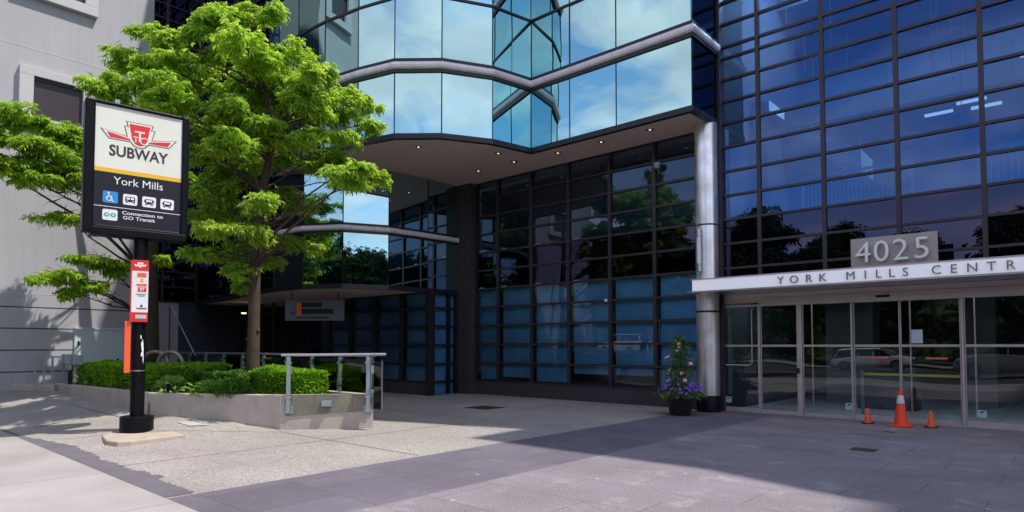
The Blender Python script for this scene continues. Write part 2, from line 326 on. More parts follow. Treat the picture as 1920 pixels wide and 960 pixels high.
# ------------------------------------------------------------------ mesh helpers
class MB:
    def __init__(s): s.v = []; s.f = []; s.mi = []
    def add(s, vs, fs, mi=0):
        o = len(s.v); s.v += [tuple(v) for v in vs]; s.f += [tuple(i + o for i in f) for f in fs]; s.mi += [mi]*len(fs); return s
    def box(s, x0, x1, y0, y1, z0, z1, mi=0, mtx=None):
        vs = [Vector(p) for p in ((x0,y0,z0),(x1,y0,z0),(x1,y1,z0),(x0,y1,z0),(x0,y0,z1),(x1,y0,z1),(x1,y1,z1),(x0,y1,z1))]
        if mtx: vs = [mtx @ v for v in vs]
        return s.add(vs, [(0,3,2,1),(4,5,6,7),(0,1,5,4),(1,2,6,5),(2,3,7,6),(3,0,4,7)], mi)
    def obox(s, a, b, w, h, mi=0, up=(0,0,1)):
        # beam between points a and b, width w (sideways), height h (along up)
        a, b = Vector(a), Vector(b); d = (b - a).normalized(); up = Vector(up)
        sd = d.cross(up)
        if sd.length < 1e-4: sd = Vector((1,0,0))
        sd.normalize(); u2 = sd.cross(d).normalized()
        vs = []
        for p in (a, b):
            for i, j in ((-1,-1),(1,-1),(1,1),(-1,1)): vs.append(p + sd*w/2*i + u2*h/2*j)
        return s.add(vs, [(0,3,2,1),(4,5,6,7),(0,1,5,4),(1,2,6,5),(2,3,7,6),(3,0,4,7)], mi)
    def tube(s, pts, rad, n=10, mi=0, cap=True):
        pts = [Vector(p) for p in pts]; k = len(pts)
        if not isinstance(rad, (list, tuple)): rad = [rad]*k
        o = len(s.v); prev = None
        for i, p in enumerate(pts):
            d = (pts[min(i+1, k-1)] - pts[max(i-1, 0)]).normalized()
            if prev is None:
                a = d.cross(Vector((0,0,1)));
                if a.length < .05: a = d.cross(Vector((1,0,0)))
                a.normalize()
            else:
                a = (prev - d*prev.dot(d)).normalized()
            prev = a; b = d.cross(a)
            for j in range(n):
                t = 2*math.pi*j/n; s.v.append(tuple(p + (a*math.cos(t) + b*math.sin(t))*rad[i]))
        for i in range(k-1):
            for j in range(n):
                s.f.append((o+i*n+j, o+i*n+(j+1)%n, o+(i+1)*n+(j+1)%n, o+(i+1)*n+j)); s.mi.append(mi)
        if cap:
            s.f.append(tuple(o+j for j in range(n))[::-1]); s.mi.append(mi)
            s.f.append(tuple(o+(k-1)*n+j for j in range(n))); s.mi.append(mi)
        return s
    def lathe(s, prof, c=(0,0,0), n=24, mi=0):
        o = len(s.v); c = Vector(c)
        for r, z in prof:
            for j in range(n):
                t = 2*math.pi*j/n; s.v.append((c.x+r*math.cos(t), c.y+r*math.sin(t), c.z+z))
        for i in range(len(prof)-1):
            for j in range(n):
                s.f.append((o+i*n+j, o+i*n+(j+1)%n, o+(i+1)*n+(j+1)%n, o+(i+1)*n+j)); s.mi.append(mi)
        s.f.append(tuple(o+j for j in range(n))[::-1]); s.mi.append(mi)
        s.f.append(tuple(o+(len(prof)-1)*n+j for j in range(n))); s.mi.append(mi)
        return s
    def prism(s, poly, z0, z1, mi=0, mtx=None):
        n = len(poly)
        area = sum(poly[i][0]*poly[(i+1)%n][1]-poly[(i+1)%n][0]*poly[i][1] for i in range(n))
        if area < 0: poly = poly[::-1]
        vs = [Vector((p[0], p[1], z0)) for p in poly] + [Vector((p[0], p[1], z1)) for p in poly]
        if mtx: vs = [mtx @ v for v in vs]
        fs = [tuple(range(n))[::-1], tuple(range(n, 2*n))] + [(i, (i+1)%n, n+(i+1)%n, n+i) for i in range(n)]
        return s.add(vs, fs, mi)
    def build(s, name, mats, parent=None, smooth=False, bevel=0):
        me = bpy.data.meshes.new(name); me.from_pydata(s.v, [], s.f)
        if not isinstance(mats, (list, tuple)): mats = [mats]
        for m in mats: me.materials.append(m)
        if len(mats) > 1: me.polygons.foreach_set('material_index', s.mi)
        if smooth:
            me.polygons.foreach_set('use_smooth', [True]*len(me.polygons))
            try: me.set_sharp_from_angle(angle=R(40))
            except Exception: pass
        me.update()
        o = bpy.data.objects.new(name, me); C.objects.link(o)
        if parent: o.parent = parent; o.matrix_parent_inverse = parent.matrix_world.inverted() if False else Matrix.Translation(-world_loc(parent))
        if bevel:
            b = o.modifiers.new('bevel', 'BEVEL'); b.width = bevel; b.segments = 2; b.limit_method = 'ANGLE'; b.angle_limit = R(35)
        return o
def world_loc(o):
    v = Vector(o.location)
    p = o.parent
    if p is not None: v = Vector((0,0,0)) if o.matrix_parent_inverse != Matrix.Identity(4) and o.location.length == 0 else v + world_loc(p)
    return v
def tag(o, label=None, cat=None, group=None, kind=None):
    if label: o['label'] = label
    if cat: o['category'] = cat
    if group: o['group'] = group
    if kind: o['kind'] = kind
    return o
def thing(name, loc, label, cat, group=None):
    o = bpy.data.objects.new(name, None); C.objects.link(o); o.location = loc; o.empty_display_size = .2
    return tag(o, label, cat, group)
def text_mesh(txt, size, extrude=.01, mats=None, name='lettering', mtx=None, parent=None, spacing=1.0, bold=0.0, width=None, align='CENTER'):
    cu = bpy.data.curves.new('txt', 'FONT'); cu.body = txt; cu.size = size; cu.extrude = extrude; cu.space_character = spacing
    cu.offset = bold; cu.align_x = align; cu.resolution_u = 3
    to = bpy.data.objects.new('txt', cu); C.objects.link(to)
    bpy.context.view_layer.update()
    me = bpy.data.meshes.new_from_object(to.evaluated_get(bpy.context.evaluated_depsgraph_get()))
    bpy.data.objects.remove(to); bpy.data.curves.remove(cu)
    if width:
        xs = [v.co.x for v in me.vertices]; w = max(xs)-min(xs); k = width/w; cx = (max(xs)+min(xs))/2
        for v in me.vertices: v.co.x = (v.co.x-cx)*k
    me.transform(mtx)
    me.materials.clear(); me.materials.append(mats)
    me.name = name
    o = bpy.data.objects.new(name, me); C.objects.link(o)
    if parent: o.parent = parent; o.matrix_parent_inverse = Matrix.Translation(-world_loc(parent))
    return o
def frame(origin, right, up, normal):
    m = Matrix.Identity(4)
    for i, a in enumerate((right, up, normal)):
        a = Vector(a).normalized()
        m[0][i], m[1][i], m[2][i] = a
    m[0][3], m[1][3], m[2][3] = origin
    return m

# ------------------------------------------------------------------ terrain
def gz(x, y):
    zn = float(np.interp(x, [-200, -60, -30, -24, -19.6, -13.9, -12.5, -11.4, 300], [2.6, 1.9, 1.05, .72, .535, .235, .15, 0, 0]))   # beside the planter
    zs_ = float(np.interp(x, [-200, -60, -30, -24, -20.2, -16, 300], [2.6, 1.9, 1.05, .70, .45, 0, 0]))                        # along the street
    t = min(1.0, max(0.0, (y - 2.63)/2.2)); t = t*t*(3-2*t)
    z = zs_ + (zn - zs_)*t
    m = 1.0 if y < 6.6 else max(0.0, 1 - (y - 6.6)/1.2)
    if x < -19.6: m = 1.0
    return z*m
def sheet(name, poly_x, poly_y, off, m, nx=24, ny=12, kind='structure'):
    x0, x1 = poly_x; y0, y1 = poly_y
    xs = sorted(set([x0 + (x1-x0)*i/nx for i in range(nx+1)] + [x for x in (-19.6,-13.9,-12.5,-11.4,-24,-30,-16,-20.2) if x0 < x < x1]))
    ys = sorted(set([y0 + (y1-y0)*i/ny for i in range(ny+1)] + [y for y in (3.2,3.8,4.3,6.6,7.8) if y0 < y < y1]))
    b = MB(); vs = [(x, y, gz(x, y)+off) for y in ys for x in xs]; nX = len(xs)
    fs = [(j*nX+i, j*nX+i+1, (j+1)*nX+i+1, (j+1)*nX+i) for j in range(len(ys)-1) for i in range(nX-1)]
    b.add(vs, fs); o = b.build(name, m, smooth=False); return tag(o, kind=kind)
sheet('ground', (-400, 400), (-400, 400), -.14, M['grass'], 80, 80)
sheet('road', (-120, 90), (-21.5, -2.6), -.10, M['asphalt'], 60, 8)
sheet('aggregate_paving', (-20.0, -7.2), (2.63, 15.9), 0, M['agg'], 24, 20)
sheet('rear_paving', (-30.0, -20.0), (2.63, 15.9), 0, M['greypath'], 6, 20)
sheet('granite_band', (-7.2, -5.3), (2.63, 15.31), 0, M['paverd'], 4, 20)
sheet('plaza', (-5.3, 30), (2.63, 15.31), 0, M['paver'], 20, 14)
sheet('sidewalk', (-60, 60), (.3, 2.63), .004, M['sidewalk'], 60, 2)
sheet('boulevard', (-60, 60), (-2.35, .3), 0, M['greypath'], 60, 2)
kb = MB()
for i in range(60):
    x0, x1 = -60+i*2, -58+i*2
    kb.add([(x0,-2.6,gz(x0,0)-.15),(x1,-2.6,gz(x1,0)-.15),(x1,-2.35,gz(x1,0)-.15),(x0,-2.35,gz(x0,0)-.15),
            (x0,-2.6,gz(x0,0)),(x1,-2.6,gz(x1,0)),(x1,-2.35,gz(x1,0)+.002),(x0,-2.35,gz(x0,0)+.002)],
           [(4,5,6,7),(0,1,5,4)])
tag(kb.build('kerb', M['kerb']), kind='structure')
# far kerb, far pavement
sheet('far_pavement', (-120, 90), (-25, -21.5), 0, M['greypath'], 60, 2)
for yy in (-11.9, -12.2):
    tag(sheet('lane_marking', (-110, 80), (yy-.06, yy+.06), -.096, M['lane'], 40, 1), kind='structure')
# grey apron patch in front of planter on the left (older paving under the tree)
def strip_mesh(name, front, back, off, m):
    b = MB(); n = len(front)
    vs = [(x, y, gz(x, y)+off) for x, y in front] + [(x, y, gz(x, y)+off) for x, y in back]
    b.add(vs, [(i, i+1, n+i+1, n+i) for i in range(n-1)]); return tag(b.build(name, m), kind='structure')
n_ = 260; fx = [-15.6 + i*(15.6-7.25)/(n_-1) for i in range(n_)]
jag = []
for i, x in enumerate(fx):
    t = i/(n_-1)
    w = .10 + .22*min(1, max(0, (t-.12)/.25)) + .13*noise.noise(Vector((x*1.1, 3.1, 0))) + .08*noise.noise(Vector((x*4.3, 7.1, 0))) + .07*noise.noise(Vector((x*13., 2.1, 0))) + .05*noise.noise(Vector((x*31., 4.1, 0)))
    jag.append(2.634 + max(.05, w))
strip_mesh('asphalt_patch_strip', [(x, 2.634) for x in fx], list(zip(fx, jag)), .005, M['darkstrip'])
xs_ = [-20 + i*.25 for i in range(21)]
strip_mesh('grey_apron', [(x, 2.64 if x < -15.6 else 2.9) for x in xs_], [(x, 4.55 + .12*noise.noise(Vector((x*2, 0, 0))) - max(0, (x+18))*.28) for x in xs_], .0035, M['greypath'])
# band of darker pavers along the sidewalk edge is part of the granite band sheet; joints scored in aggregate
jb = MB()
for a, b_ in (((-19.9, 3.9), (-13.6, 4.3)), ((-7.25, 6.1), (-11.2, 6.05)), ((-13.0, 2.95), (-11.3, 6.0)), ((-11.2, 8.9), (-7.25, 9.0)), ((-14.9, 9.9), (-7.25, 9.95)), ((-9.6,2.9),(-9.6,12.8)), ((-9.4, 12.8), (-12.6, 13.0))):
    k = 14
    for i in range(k):
        p = [a[0]+(b_[0]-a[0])*i/k, a[1]+(b_[1]-a[1])*i/k]; q = [a[0]+(b_[0]-a[0])*(i+1)/k, a[1]+(b_[1]-a[1])*(i+1)/k]
        d = Vector((q[0]-p[0], q[1]-p[1])).normalized(); nn = Vector((-d.y, d.x))*.007
        jb.add([(p[0]-nn.x, p[1]-nn.y, gz(*p)+.006), (q[0]-nn.x, q[1]-nn.y, gz(*q)+.006), (q[0]+nn.x, q[1]+nn.y, gz(*q)+.006), (p[0]+nn.x, p[1]+nn.y, gz(*p)+.006)], [(0,1,2,3)])
tag(jb.build('paving_joints', M['groove']), kind='structure')

# ------------------------------------------------------------------ curtain wall builder
def curtain(parent, name, p0, p1, us, zs, cellmat, frame_mat, mw=.06, md=.09, hw=.055, tilt=.15, pane_name='glass_pane', joints_only=False, skip=None):
    """wall from p0 to p1 (xy); us = distances along it of the mullion lines, zs = heights of transoms"""
    p0 = Vector((*p0, 0)); p1 = Vector((*p1, 0)); d = (p1-p0).normalized(); nrm = Vector((d.y, -d.x, 0))
    mtx = frame(p0, d, (0,0,1), nrm)         # local x along, y up, z outwards
    fb = MB()
    for i, u in enumerate(us):
        w = mw[i] if isinstance(mw, (list, tuple)) else mw
        fb.box(u-w/2, u+w/2, zs[0], zs[-1], -md/2, md/2, mtx=mtx)
    for z in zs:
        fb.box(us[0]+.001, us[-1]-.001, z-hw/2, z+hw/2, -md/2+.004, md/2-.004, mtx=mtx)
    fo = fb.build(name, frame_mat, parent)
    for i in range(len(us)-1):
        for j in range(len(zs)-1):
            if skip and skip(i, j): continue
            m = cellmat(i, j)
            a, b = us[i]+.008, us[i+1]-.008; c, e = zs[j]+.008, zs[j+1]-.008
            tu, tz = random.gauss(0, R(tilt)), random.gauss(0, R(tilt))
            vs = []
            for off in (-.006, .006):
                for (x, z) in ((a,c),(b,c),(b,e),(a,e)):
                    vs.append(mtx @ Vector((x, z, off + (x-(a+b)/2)*tu + (z-(c+e)/2)*tz - .0)))
            pb = MB(); pb.add(vs[4:] , [(0,1,2,3)]) if m in SINGLE else pb.add(vs, [(0,3,2,1),(4,5,6,7),(0,1,5,4),(1,2,6,5),(2,3,7,6),(3,0,4,7)])
            pb.build(pane_name, m, fo)
    return fo
SINGLE = {M['atrium'], M['recess'], M['door_glass']}

YF = 15.32
office = thing('office_building', (-6, 20, 0), 'tall dark glass office block with a curved mirrored bay above a beige soffit', 'building')
# shell (opaque back, side, roof), seen only through glass and as the caster of the plaza shade
sb = MB()
sb.box(-30, 12, 23, 23.4, 0, 24); sb.box(12, 12.4, 15.4, 23, 0, 24.0)
sb.build('rear_wall', M['intdark'], office)
shade_roof_pts = [(-28, 16), (-21.5, 12.5), (-8.7, 12.1), (-4.4, 14.75), (-.2, 15.5), (3.5, 16.67), (3.6, 15.15), (7.9, 15.2), (9.65, 14.7), (12, 14.8), (12, 24), (-28, 24)]  # unseen slab, its outline shaped to cast the plaza shade edge
MB().prism(shade_roof_pts, 24.0, 24.6).build('roof', M['fascia'], office)
tower = thing('shade_tower', (35, 28, 0), 'unseen tower added far to the right to cast shade on the plaza', 'tower')
MB().box(26.6, 45, 16.7, 40, 0, 60).build('wall', M['mirror_dark'], tower)  # added block, out of view, casting the right-hand shade edge
# atrium interior
ib = MB()
ib.box(-6.55, 12, 15.9, 23, 3.0, 4.66)                        # floor slab over the lobby
ib.box(-6.8, -6.62, 15.45, 23, 0, 24)                         # party wall
ib.box(-6.62, 12, 22.0, 22.2, 4.66, 24)
ib.box(-6.62, 12, 19.6, 22.0, 8.1, 8.5); ib.box(-6.62, 12, 19.6, 22.0, 11.8, 12.2)
ib.build('interior_floors', M['intdark'], office)
MB().box(3.6, 12, 15.5, 15.7, 4.7, 24).box(-6.62, 12, 15.4, 15.6, 14, 19.3).build('upper_inner_wall', M['intdark'], office)
# stair seen through the atrium glass
st = MB()
def stair_seg(x0, z0, x1, z1, h, y=17.3, w=1.2):
    st.add([(x0,y,z0-h),(x1,y,z1-h),(x1,y,z1),(x0,y,z0),(x0,y+w,z0-h),(x1,y+w,z1-h),(x1,y+w,z1),(x0,y+w,z0)],
           [(0,1,2,3),(7,6,5,4),(3,2,6,7),(0,4,5,1),(1,5,6,2),(0,3,7,4)])
stair_seg(-7.3+.75, 8.35, -5.4, 7.35, .16)
stair_seg(-6.55, 8.3, -6.1, 8.25, .75); stair_seg(-5.5, 7.40, -4.75, 6.95, .16)
stair_seg(-4.7, 6.95, -3.9, 6.45, .55); stair_seg(-4.35, 6.2, -4.05, 6.1, .4)
stc = st.build('atrium_staircase', M['intwhite'], office)
rb = MB()
for i in range(26):
    x = -5.0 + i*.09; rb.tube([(x, 16.5, 4.95), (x, 16.5, 5.72)], .008, 5)
rb.obox((-5.05, 16.5, 5.75), (-2.7, 16.5, 5.75), .05, .06); rb.obox((-5.05, 16.5, 4.66), (-5.05, 16.5, 5.75), .05, .05); rb.obox((-2.7, 16.5, 4.66), (-2.7, 16.5, 5.75), .05, .05)
for i in range(30):
    x = -1.6 + i*.12; rb.tube([(x, 17.5, 4.95), (x, 17.5, 5.95)], .008, 5)
rb.obox((-1.6, 17.5, 6.0), (2.2, 17.5, 6.0), .05, .08)
rb.build('atrium_railing', M['intwhite'], office)
hb = MB()
for i in range(26):
    x = -6.0 + random.random()*6.2; z0 = 5.6 + random.random()*5.5; hb.tube([(x, 17.6, z0), (x, 17.6, z0+.8+random.random()*1.6)], .009, 5)
hb.build('hanging_rods', M['intmid'], office)
for (x, z) in ((-2.9, 7.3), (-2.2, 7.45), (-1.3, 7.6), (-1.9, 7.25), (-.9, 8.3), (.1, 8.0), (-.6, 7.55), (.6, 7.9)):
    MB().box(x, x+.62, 19.6, 19.72, z+.35, z+.40).build('tube_lamp', M['lampw'], office)
for (x, y) in ((-5.4, 18.2), (-4.0, 18.2), (-2.0, 18.2), (.5, 18.2)):
    MB().box(x-.5, x+.5, y-.35, y+.35, 12.62, 12.66).build('ceiling_or_fill_lamp', M['fill_atrium'], office)  # unseen glowing panels added overhead to brighten the stair
# right-hand atrium facade
us_r = [x + 6.62 for x in (-6.62, -5.66, -4.21, -2.76, -1.31, .14, 1.59, 3.04, 4.49)]
zs_r = [3.16, 3.52, 4.13, 4.73, 5.335, 5.945, 6.555, 7.15, 7.71, 8.265, 8.815, 9.11, 9.69, 10.25, 10.8, 11.35, 11.9]
curtain(office, 'atrium_curtain_wall', (-6.62, YF), (4.5, YF), us_r, zs_r, lambda i, j: M['spandrel'] if j < 3 else M['atrium'], M['mullion'], mw=.085, md=.12, hw=.055)
MB().box(-6.62, 3.6, YF-.03, YF+.03, 11.93, 19.3).box(3.6, 12, YF-.03, YF+.03, 11.93, 24).build('upper_facade', M['mirror_dark'], office)
MB().box(4.52, 12, YF-.03, YF+.03, 0, 11.93).build('side_facade', M['mirror_dark'], office)
MB().box(-6.90, -6.55, 15.17, 15.45, 0, 24).build('dark_pilaster', M['mullion'], office, bevel=.01)
# recessed window wall under the soffit
us_c = [x + 15.24 for x in (-15.24, -14.23, -12.80, -11.35, -9.89, -8.47, -7.03)]
zs_c = [.44, 1.05, 1.665, 2.28, 2.895, 3.505, 4.125, 4.735, 5.345, 5.95, 6.56, 7.13]
curtain(office, 'recessed_curtain_wall', (-15.24, YF), (-7.0, YF), us_c, zs_c, lambda i, j: M['spandrel'] if j in (5, 6) else M['recess'], M['mullion'], mw=.10, md=.13, hw=.06)
# blinds behind the five lowest rows, dark rooms behind the rest
for i in range(6):
    a, b = us_c[i]-15.24+.06, us_c[i+1]-15.24-.06
    zb = .50 + random.choice([0, 0, .1, .28, .02])
    MB().box(a, b, YF+.16, YF+.18, zb, 3.48).build('window_blind', M['blind'], office)
MB().box(-15.9, -6.8, YF+.9, YF+1.0, 0, 7.12).box(-15.9, -6.8, YF+.1, YF+.9, 3.55, 3.7).build('room_wall', M['intdark'], office)
MB().box(-15.28, -6.95, YF-.07, YF+.10, -.05, .405).build('plinth', M['brick'], office, bevel=.006)
MB().box(-15.93, -15.28, YF-.30, YF+.10, -.06, 7.12).build('brick_pier', M['brick'], office)
mb_ = MB()
for i, x in enumerate((-15.24, -14.23, -12.80, -11.35)):
    for z in (3.53, 4.76): mb_.box(x+.22, x+.42, YF-.10, YF-.06, z, z+.022)
mb_.build('blind_bracket', M['steel'], office)
MB().box(-10.04, -9.96, YF-.10, YF-.065, 2.86, 2.94).build('wall_sensor', M['white'], office)
cam_b = MB(); cam_b.lathe([(.0, 0), (.07, .02), (.10, .08), (.11, .14), (.11, .16)], (-8.3, YF-.16, 6.32), 14).tube([(-8.3, YF-.16, 6.48), (-8.3, YF-.05, 6.5)], .025)
cam_b.build('dome_camera', M['galv'], office, smooth=True)

# --- upper mirrored bay
bay = [(-6.63, 15.17), (-6.63, 13.80), (-8.71, 13.80), (-10.18, 13.79), (-11.54, 13.78), (-11.81, 12.46), (-12.49, 11.22), (-13.45, 10.40), (-14.65, 10.08), (-15.97, 9.86), (-17.3, 9.78), (-18.6, 9.86), (-19.7, 10.1), (-20.9, 10.6), (-21.6, 11.3)]
ZS = 7.12
def offset_poly(pts, d):
    out = []
    for i, p in enumerate(pts):
        a = Vector(pts[max(i-1, 0)]); b = Vector(pts[min(i+1, len(pts)-1)]); q = Vector(p)
        d1 = (q-a).normalized() if i else (b-q).normalized(); d2 = (b-q).normalized() if i < len(pts)-1 else d1
        n1 = Vector((-d1.y, d1.x)); n2 = Vector((-d2.y, d2.x)); nn = (n1+n2).normalized(); k = d/max(.3, nn.dot(n1))
        out.append((q.x+nn.x*k, q.y+nn.y*k))
    return out
def ribbon(mb, pts, prof, mi=0):
    """sweep a profile (outward offset, z) along a polyline of xy points; outward = left of travel direction"""
    rows = [offset_poly(pts, p[0]) for p in prof]; n = len(pts); k = len(prof)
    vs = [(rows[j][i][0], rows[j][i][1], prof[j][1]) for i in range(n) for j in range(k)]
    fs = [(i*k+j, i*k+(j+1)%k, (i+1)*k+(j+1)%k, (i+1)*k+j) for i in range(n-1) for j in range(k)]
    fs += [tuple(range(k))[::-1], tuple((n-1)*k+j for j in range(k))]
    return mb.add(vs, fs, mi)
SGN = 1
# is outward the left of travel? bay travels towards -X with the street at -Y: left of (-1,0) is (0,-1): yes
inner = offset_poly(bay, -.05)
MB().prism(inner + [(-21.6, 15.2)], ZS+.14, 24.0).build('bay_core', M['blackm'], office)
ceil_poly = offset_poly(bay, .0) + [(-21.6, 15.9), (-6.63, 15.9)]
MB().prism(ceil_poly, ZS, ZS+.10).build('soffit', M['soffit'], office)
fb = MB(); ribbon(fb, bay, [(.035, ZS-.02), (.035, ZS+.12), (-.10, ZS+.12), (-.10, ZS-.02)])
fb.build('bay_fascia', M['fascia'], office)
LV = [(ZS+.125, 8.88), (9.26, 10.90), (10.96, 12.46), (12.86, 14.5), (14.56, 16.1), (16.5, 18.1), (18.2, 19.8), (20.2, 24.0)]
for i in range(len(bay)-1):
    a, b = Vector(bay[i]), Vector(bay[i+1]); L = (b-a).length; d = (b-a).normalized(); nn = Vector((-d.y, d.x))
    for j, (z0, z1) in enumerate(LV):
        if i > 9 and j < 2 and False: continue
        tu, tz = random.gauss(0, R(.22)), random.gauss(0, R(.22))
        vs = []
        for off in (-.03, 0):
            for (x, z) in ((.006, z0), (L-.006, z0), (L-.006, z1), (.006, z1)):
                o2 = off + (x-L/2)*tu + (z-(z0+z1)/2)*tz*.5
                q = a + d*x + nn*o2; vs.append((q.x, q.y, z))
        pb = MB(); pb.add(vs, [(0,3,2,1)[::-1],(4,5,6,7)[::-1],(0,1,5,4)[::-1],(1,2,6,5)[::-1],(2,3,7,6)[::-1],(3,0,4,7)[::-1]])
        pb.build('mirror_pane', M['mirror_dark'] if i == 0 else M['mirror'], office)
# silver half round bands with dark edge trims, thin transoms, vertical joints
for zc_ in (9.07, 12.66, 16.3, 20.0):
    b = MB(); prof = [(.0, zc_-.10), (.06, zc_-.095), (.10, zc_-.06), (.115, zc_), (.10, zc_+.06), (.06, zc_+.095), (.0, zc_+.10)]
    ribbon(b, bay, prof); b.build('silver_band', M['silver'], office, smooth=False)
    b = MB(); ribbon(b, bay, [(-.02, zc_-.19), (.045, zc_-.19), (.045, zc_-.103), (-.02, zc_-.103)]); ribbon(b, bay, [(-.02, zc_+.103), (.045, zc_+.103), (.045, zc_+.19), (-.02, zc_+.19)])
    b.build('band_edge', M['fascia'], office)
b = MB()
for zt in (10.93, 14.53, 18.15): ribbon(b, bay, [(-.02, zt-.03), (.035, zt-.03), (.035, zt+.03), (-.02, zt+.03)])
b.build('bay_transom', M['fascia'], office)
for i, p in enumerate(bay[1:-1]): MB().box(p[0]-.011, p[0]+.011, p[1]-.014, p[1]+.011, ZS+.12, 20).build('bay_joint', M['fascia'], office)
for (x, y) in ((-13.53, 11.3), (-12.28, 13.2), (-12.5, 14.13), (-13.99, 14.12), (-10.98, 14.3), (-9.51, 14.3), (-8.03, 14.3)):
    b = MB(); b.lathe([(.11, -.012), (.11, 0)], (x, y, ZS-.001), 20, 0); dl = b.build('downlight', M['steel'], office, smooth=True)
    b = MB(); b.lathe([(.032, -.006), (.032, -.001)], (x, y, ZS-.013), 14); b.build('lens', M['lamps'], dl)

# --- lower mirrored bay between the two soffits
low = [(-15.90, 15.02), (-15.95, 13.75), (-16.08, 12.25), (-16.70, 11.0), (-17.85, 10.34), (-19.4, 10.2), (-20.9, 10.35), (-22.6, 10.75), (-25.0, 11.0), (-27.6, 11.1)]
ZL = 3.38
for i in range(len(low)-1):
    a, b_ = Vector(low[i]), Vector(low[i+1]); L = (b_-a).length; d = (b_-a).normalized(); nn = Vector((-d.y, d.x))
    for j, (z0, z1) in enumerate(((ZL+.12, 5.10), (5.36, ZS))):
        tu, tz = random.gauss(0, R(.25)), random.gauss(0, R(.25)); vs = []
        for off in (-.03, 0):
            for (x, z) in ((.006, z0), (L-.006, z0), (L-.006, z1), (.006, z1)):
                o2 = off + (x-L/2)*tu + (z-(z0+z1)/2)*tz*.5
                q = a + d*x + nn*o2; vs.append((q.x, q.y, z))
        pb = MB(); pb.add(vs, [(0,3,2,1)[::-1],(4,5,6,7)[::-1],(0,1,5,4)[::-1],(1,2,6,5)[::-1],(2,3,7,6)[::-1],(3,0,4,7)[::-1]])
        pb.build('mirror_pane', M['mirror_dark'] if i >= 6 else M['mirror_low'], office)
b = MB(); zc_ = 5.23
ribbon(b, low, [(.0, zc_-.085), (.06, zc_-.08), (.10, zc_-.05), (.11, zc_), (.10, zc_+.05), (.06, zc_+.08), (.0, zc_+.085)]); b.build('silver_band', M['silver'], office)
b = MB(); ribbon(b, low, [(-.02, zc_-.15), (.045, zc_-.15), (.045, zc_-.088), (-.02, zc_-.088)]); ribbon(b, low, [(-.02, zc_+.088), (.045, zc_+.088), (.045, zc_+.15), (-.02, zc_+.15)]); b.build('band_edge', M['fascia'], office)
b = MB(); ribbon(b, low, [(.05, ZL-.02), (.05, ZL+.12), (-.10, ZL+.12), (-.10, ZL-.02)]); b.build('lower_fascia', M['fascia'], office)
MB().prism(offset_poly(low, -.01) + [(-27.6, 15.9), (-15.9, 15.9)], ZL, ZL+.1).build('lower_soffit', M['soffit'], office)
for p in low[1:-1]: MB().box(p[0]-.011, p[0]+.011, p[1]-.014, p[1]+.011, ZL+.1, ZS).build('bay_joint', M['fascia'], office)
MB().prism(offset_poly(low, -.06) + [(-27.6, 15.9), (-15.9, 15.9)], ZL+.12, ZS-.01).build('lower_bay_core', M['blackm'], office)
# dark court glazing beyond the grey building
curtain(office, 'court_curtain_wall', (-27.6, 7.0), (-27.6, 11.1), [0, 1.35, 2.75, 4.08], [3.4 + .61*k for k in range(24)], lambda i, j: M['mirror_dark'], M['mullion'], mw=.09, md=.1, hw=.06, skip=lambda i, j: True)
MB().box(-27.8, -27.6, 6.0, 11.1, 3.38, 18).build('court_glass', M['mirror_dark'], office)
MB().box(-28.2, -21.6, 11.12, 12, 7.1, 24).build('court_rear_glass', M['mirror_dark'], office)
cb = MB()
for k in range(20): cb.box(-25.0-2.6, -21.6, 11.06, 11.12, 7.6+.62*k, 7.66+.62*k)
for x in (-27.4, -25.9, -24.4, -22.9): cb.box(x, x+.07, 11.04, 11.12, 7.1, 20)
cb.build('court_mullions', M['mullion'], office)
# ground floor glazing under the lower soffit
us_l = [x + 24.6 for x in (-24.6, -23.1, -21.65, -20.2, -18.72, -17.22, -15.80)]
zs_l = [.42, 1.0, 1.62, 2.23, 2.83, 3.36]
curtain(office, 'ground_floor_curtain_wall', (-24.6, 13.7), (-15.79, 13.7), us_l, zs_l, lambda i, j: M['recess'], M['fascia'], mw=.14, md=.13, hw=.08)
MB().box(-24.6, -15.76, 13.64, 13.80, -.08, .38).build('plinth', M['brick'], office, bevel=.006)
for i in range(2, 6):
    a, c_ = us_l[i]-24.6+.08, us_l[i+1]-24.6-.08
    MB().box(a, c_, 13.86, 13.88, .45, 3.34 if i > 2 else 2.2).build('window_blind', M['blind'], office)
MB().box(-27.6, -15.85, 14.6, 14.7, 0, 3.38).build('room_wall', M['intdark'], office)
MB().box(-15.86, -15.70, 13.58, 13.76, -.08, 3.38).build('corner_post', M['fascia'], office)
curtain(office, 'return_curtain_wall', (-15.74, 13.76), (-15.90, 15.02), [.04, 1.23], [-.05, .43, 1.02, 1.64, 2.26, 2.86, 3.36], lambda i, j: M['recess'], M['fascia'], mw=.10, md=.1, hw=.07)
MB().box(-16.02, -16.0, 13.8, 15.1, 0, 3.34).build('window_blind', M['blind'], office)
# dark entry recess on the left under the canopy
mbk = MB()
for x in (-27.0, -25.6, -24.6): mbk.box(x, x+.08, 12.9, 13.0, .6, 3.38)
mbk.box(-27.6, -24.6, 12.95, 13.0, 2.9, 2.96); mbk.box(-27.6, -24.6, 12.95, 13.05, -.1, 1.0)
mbk.build('entry_frame', M['brick'], office)
MB().box(-28.2, -27.6, 10.4, 15.2, -.1, 3.38).build('court_inner_wall', M['intdark'], office)
MB().box(-28.2, -27.6, 6, 10.4, -.1, 3.38).build('court_wall', M['stucco'], office)
MB().lathe([(.02, -.05), (.09, -.04), (.10, 0), (.02, 0)], (-25.2, 12.0, 2.95), 14).build('ceiling_or_fill_lamp', M['lampwarm'], office)

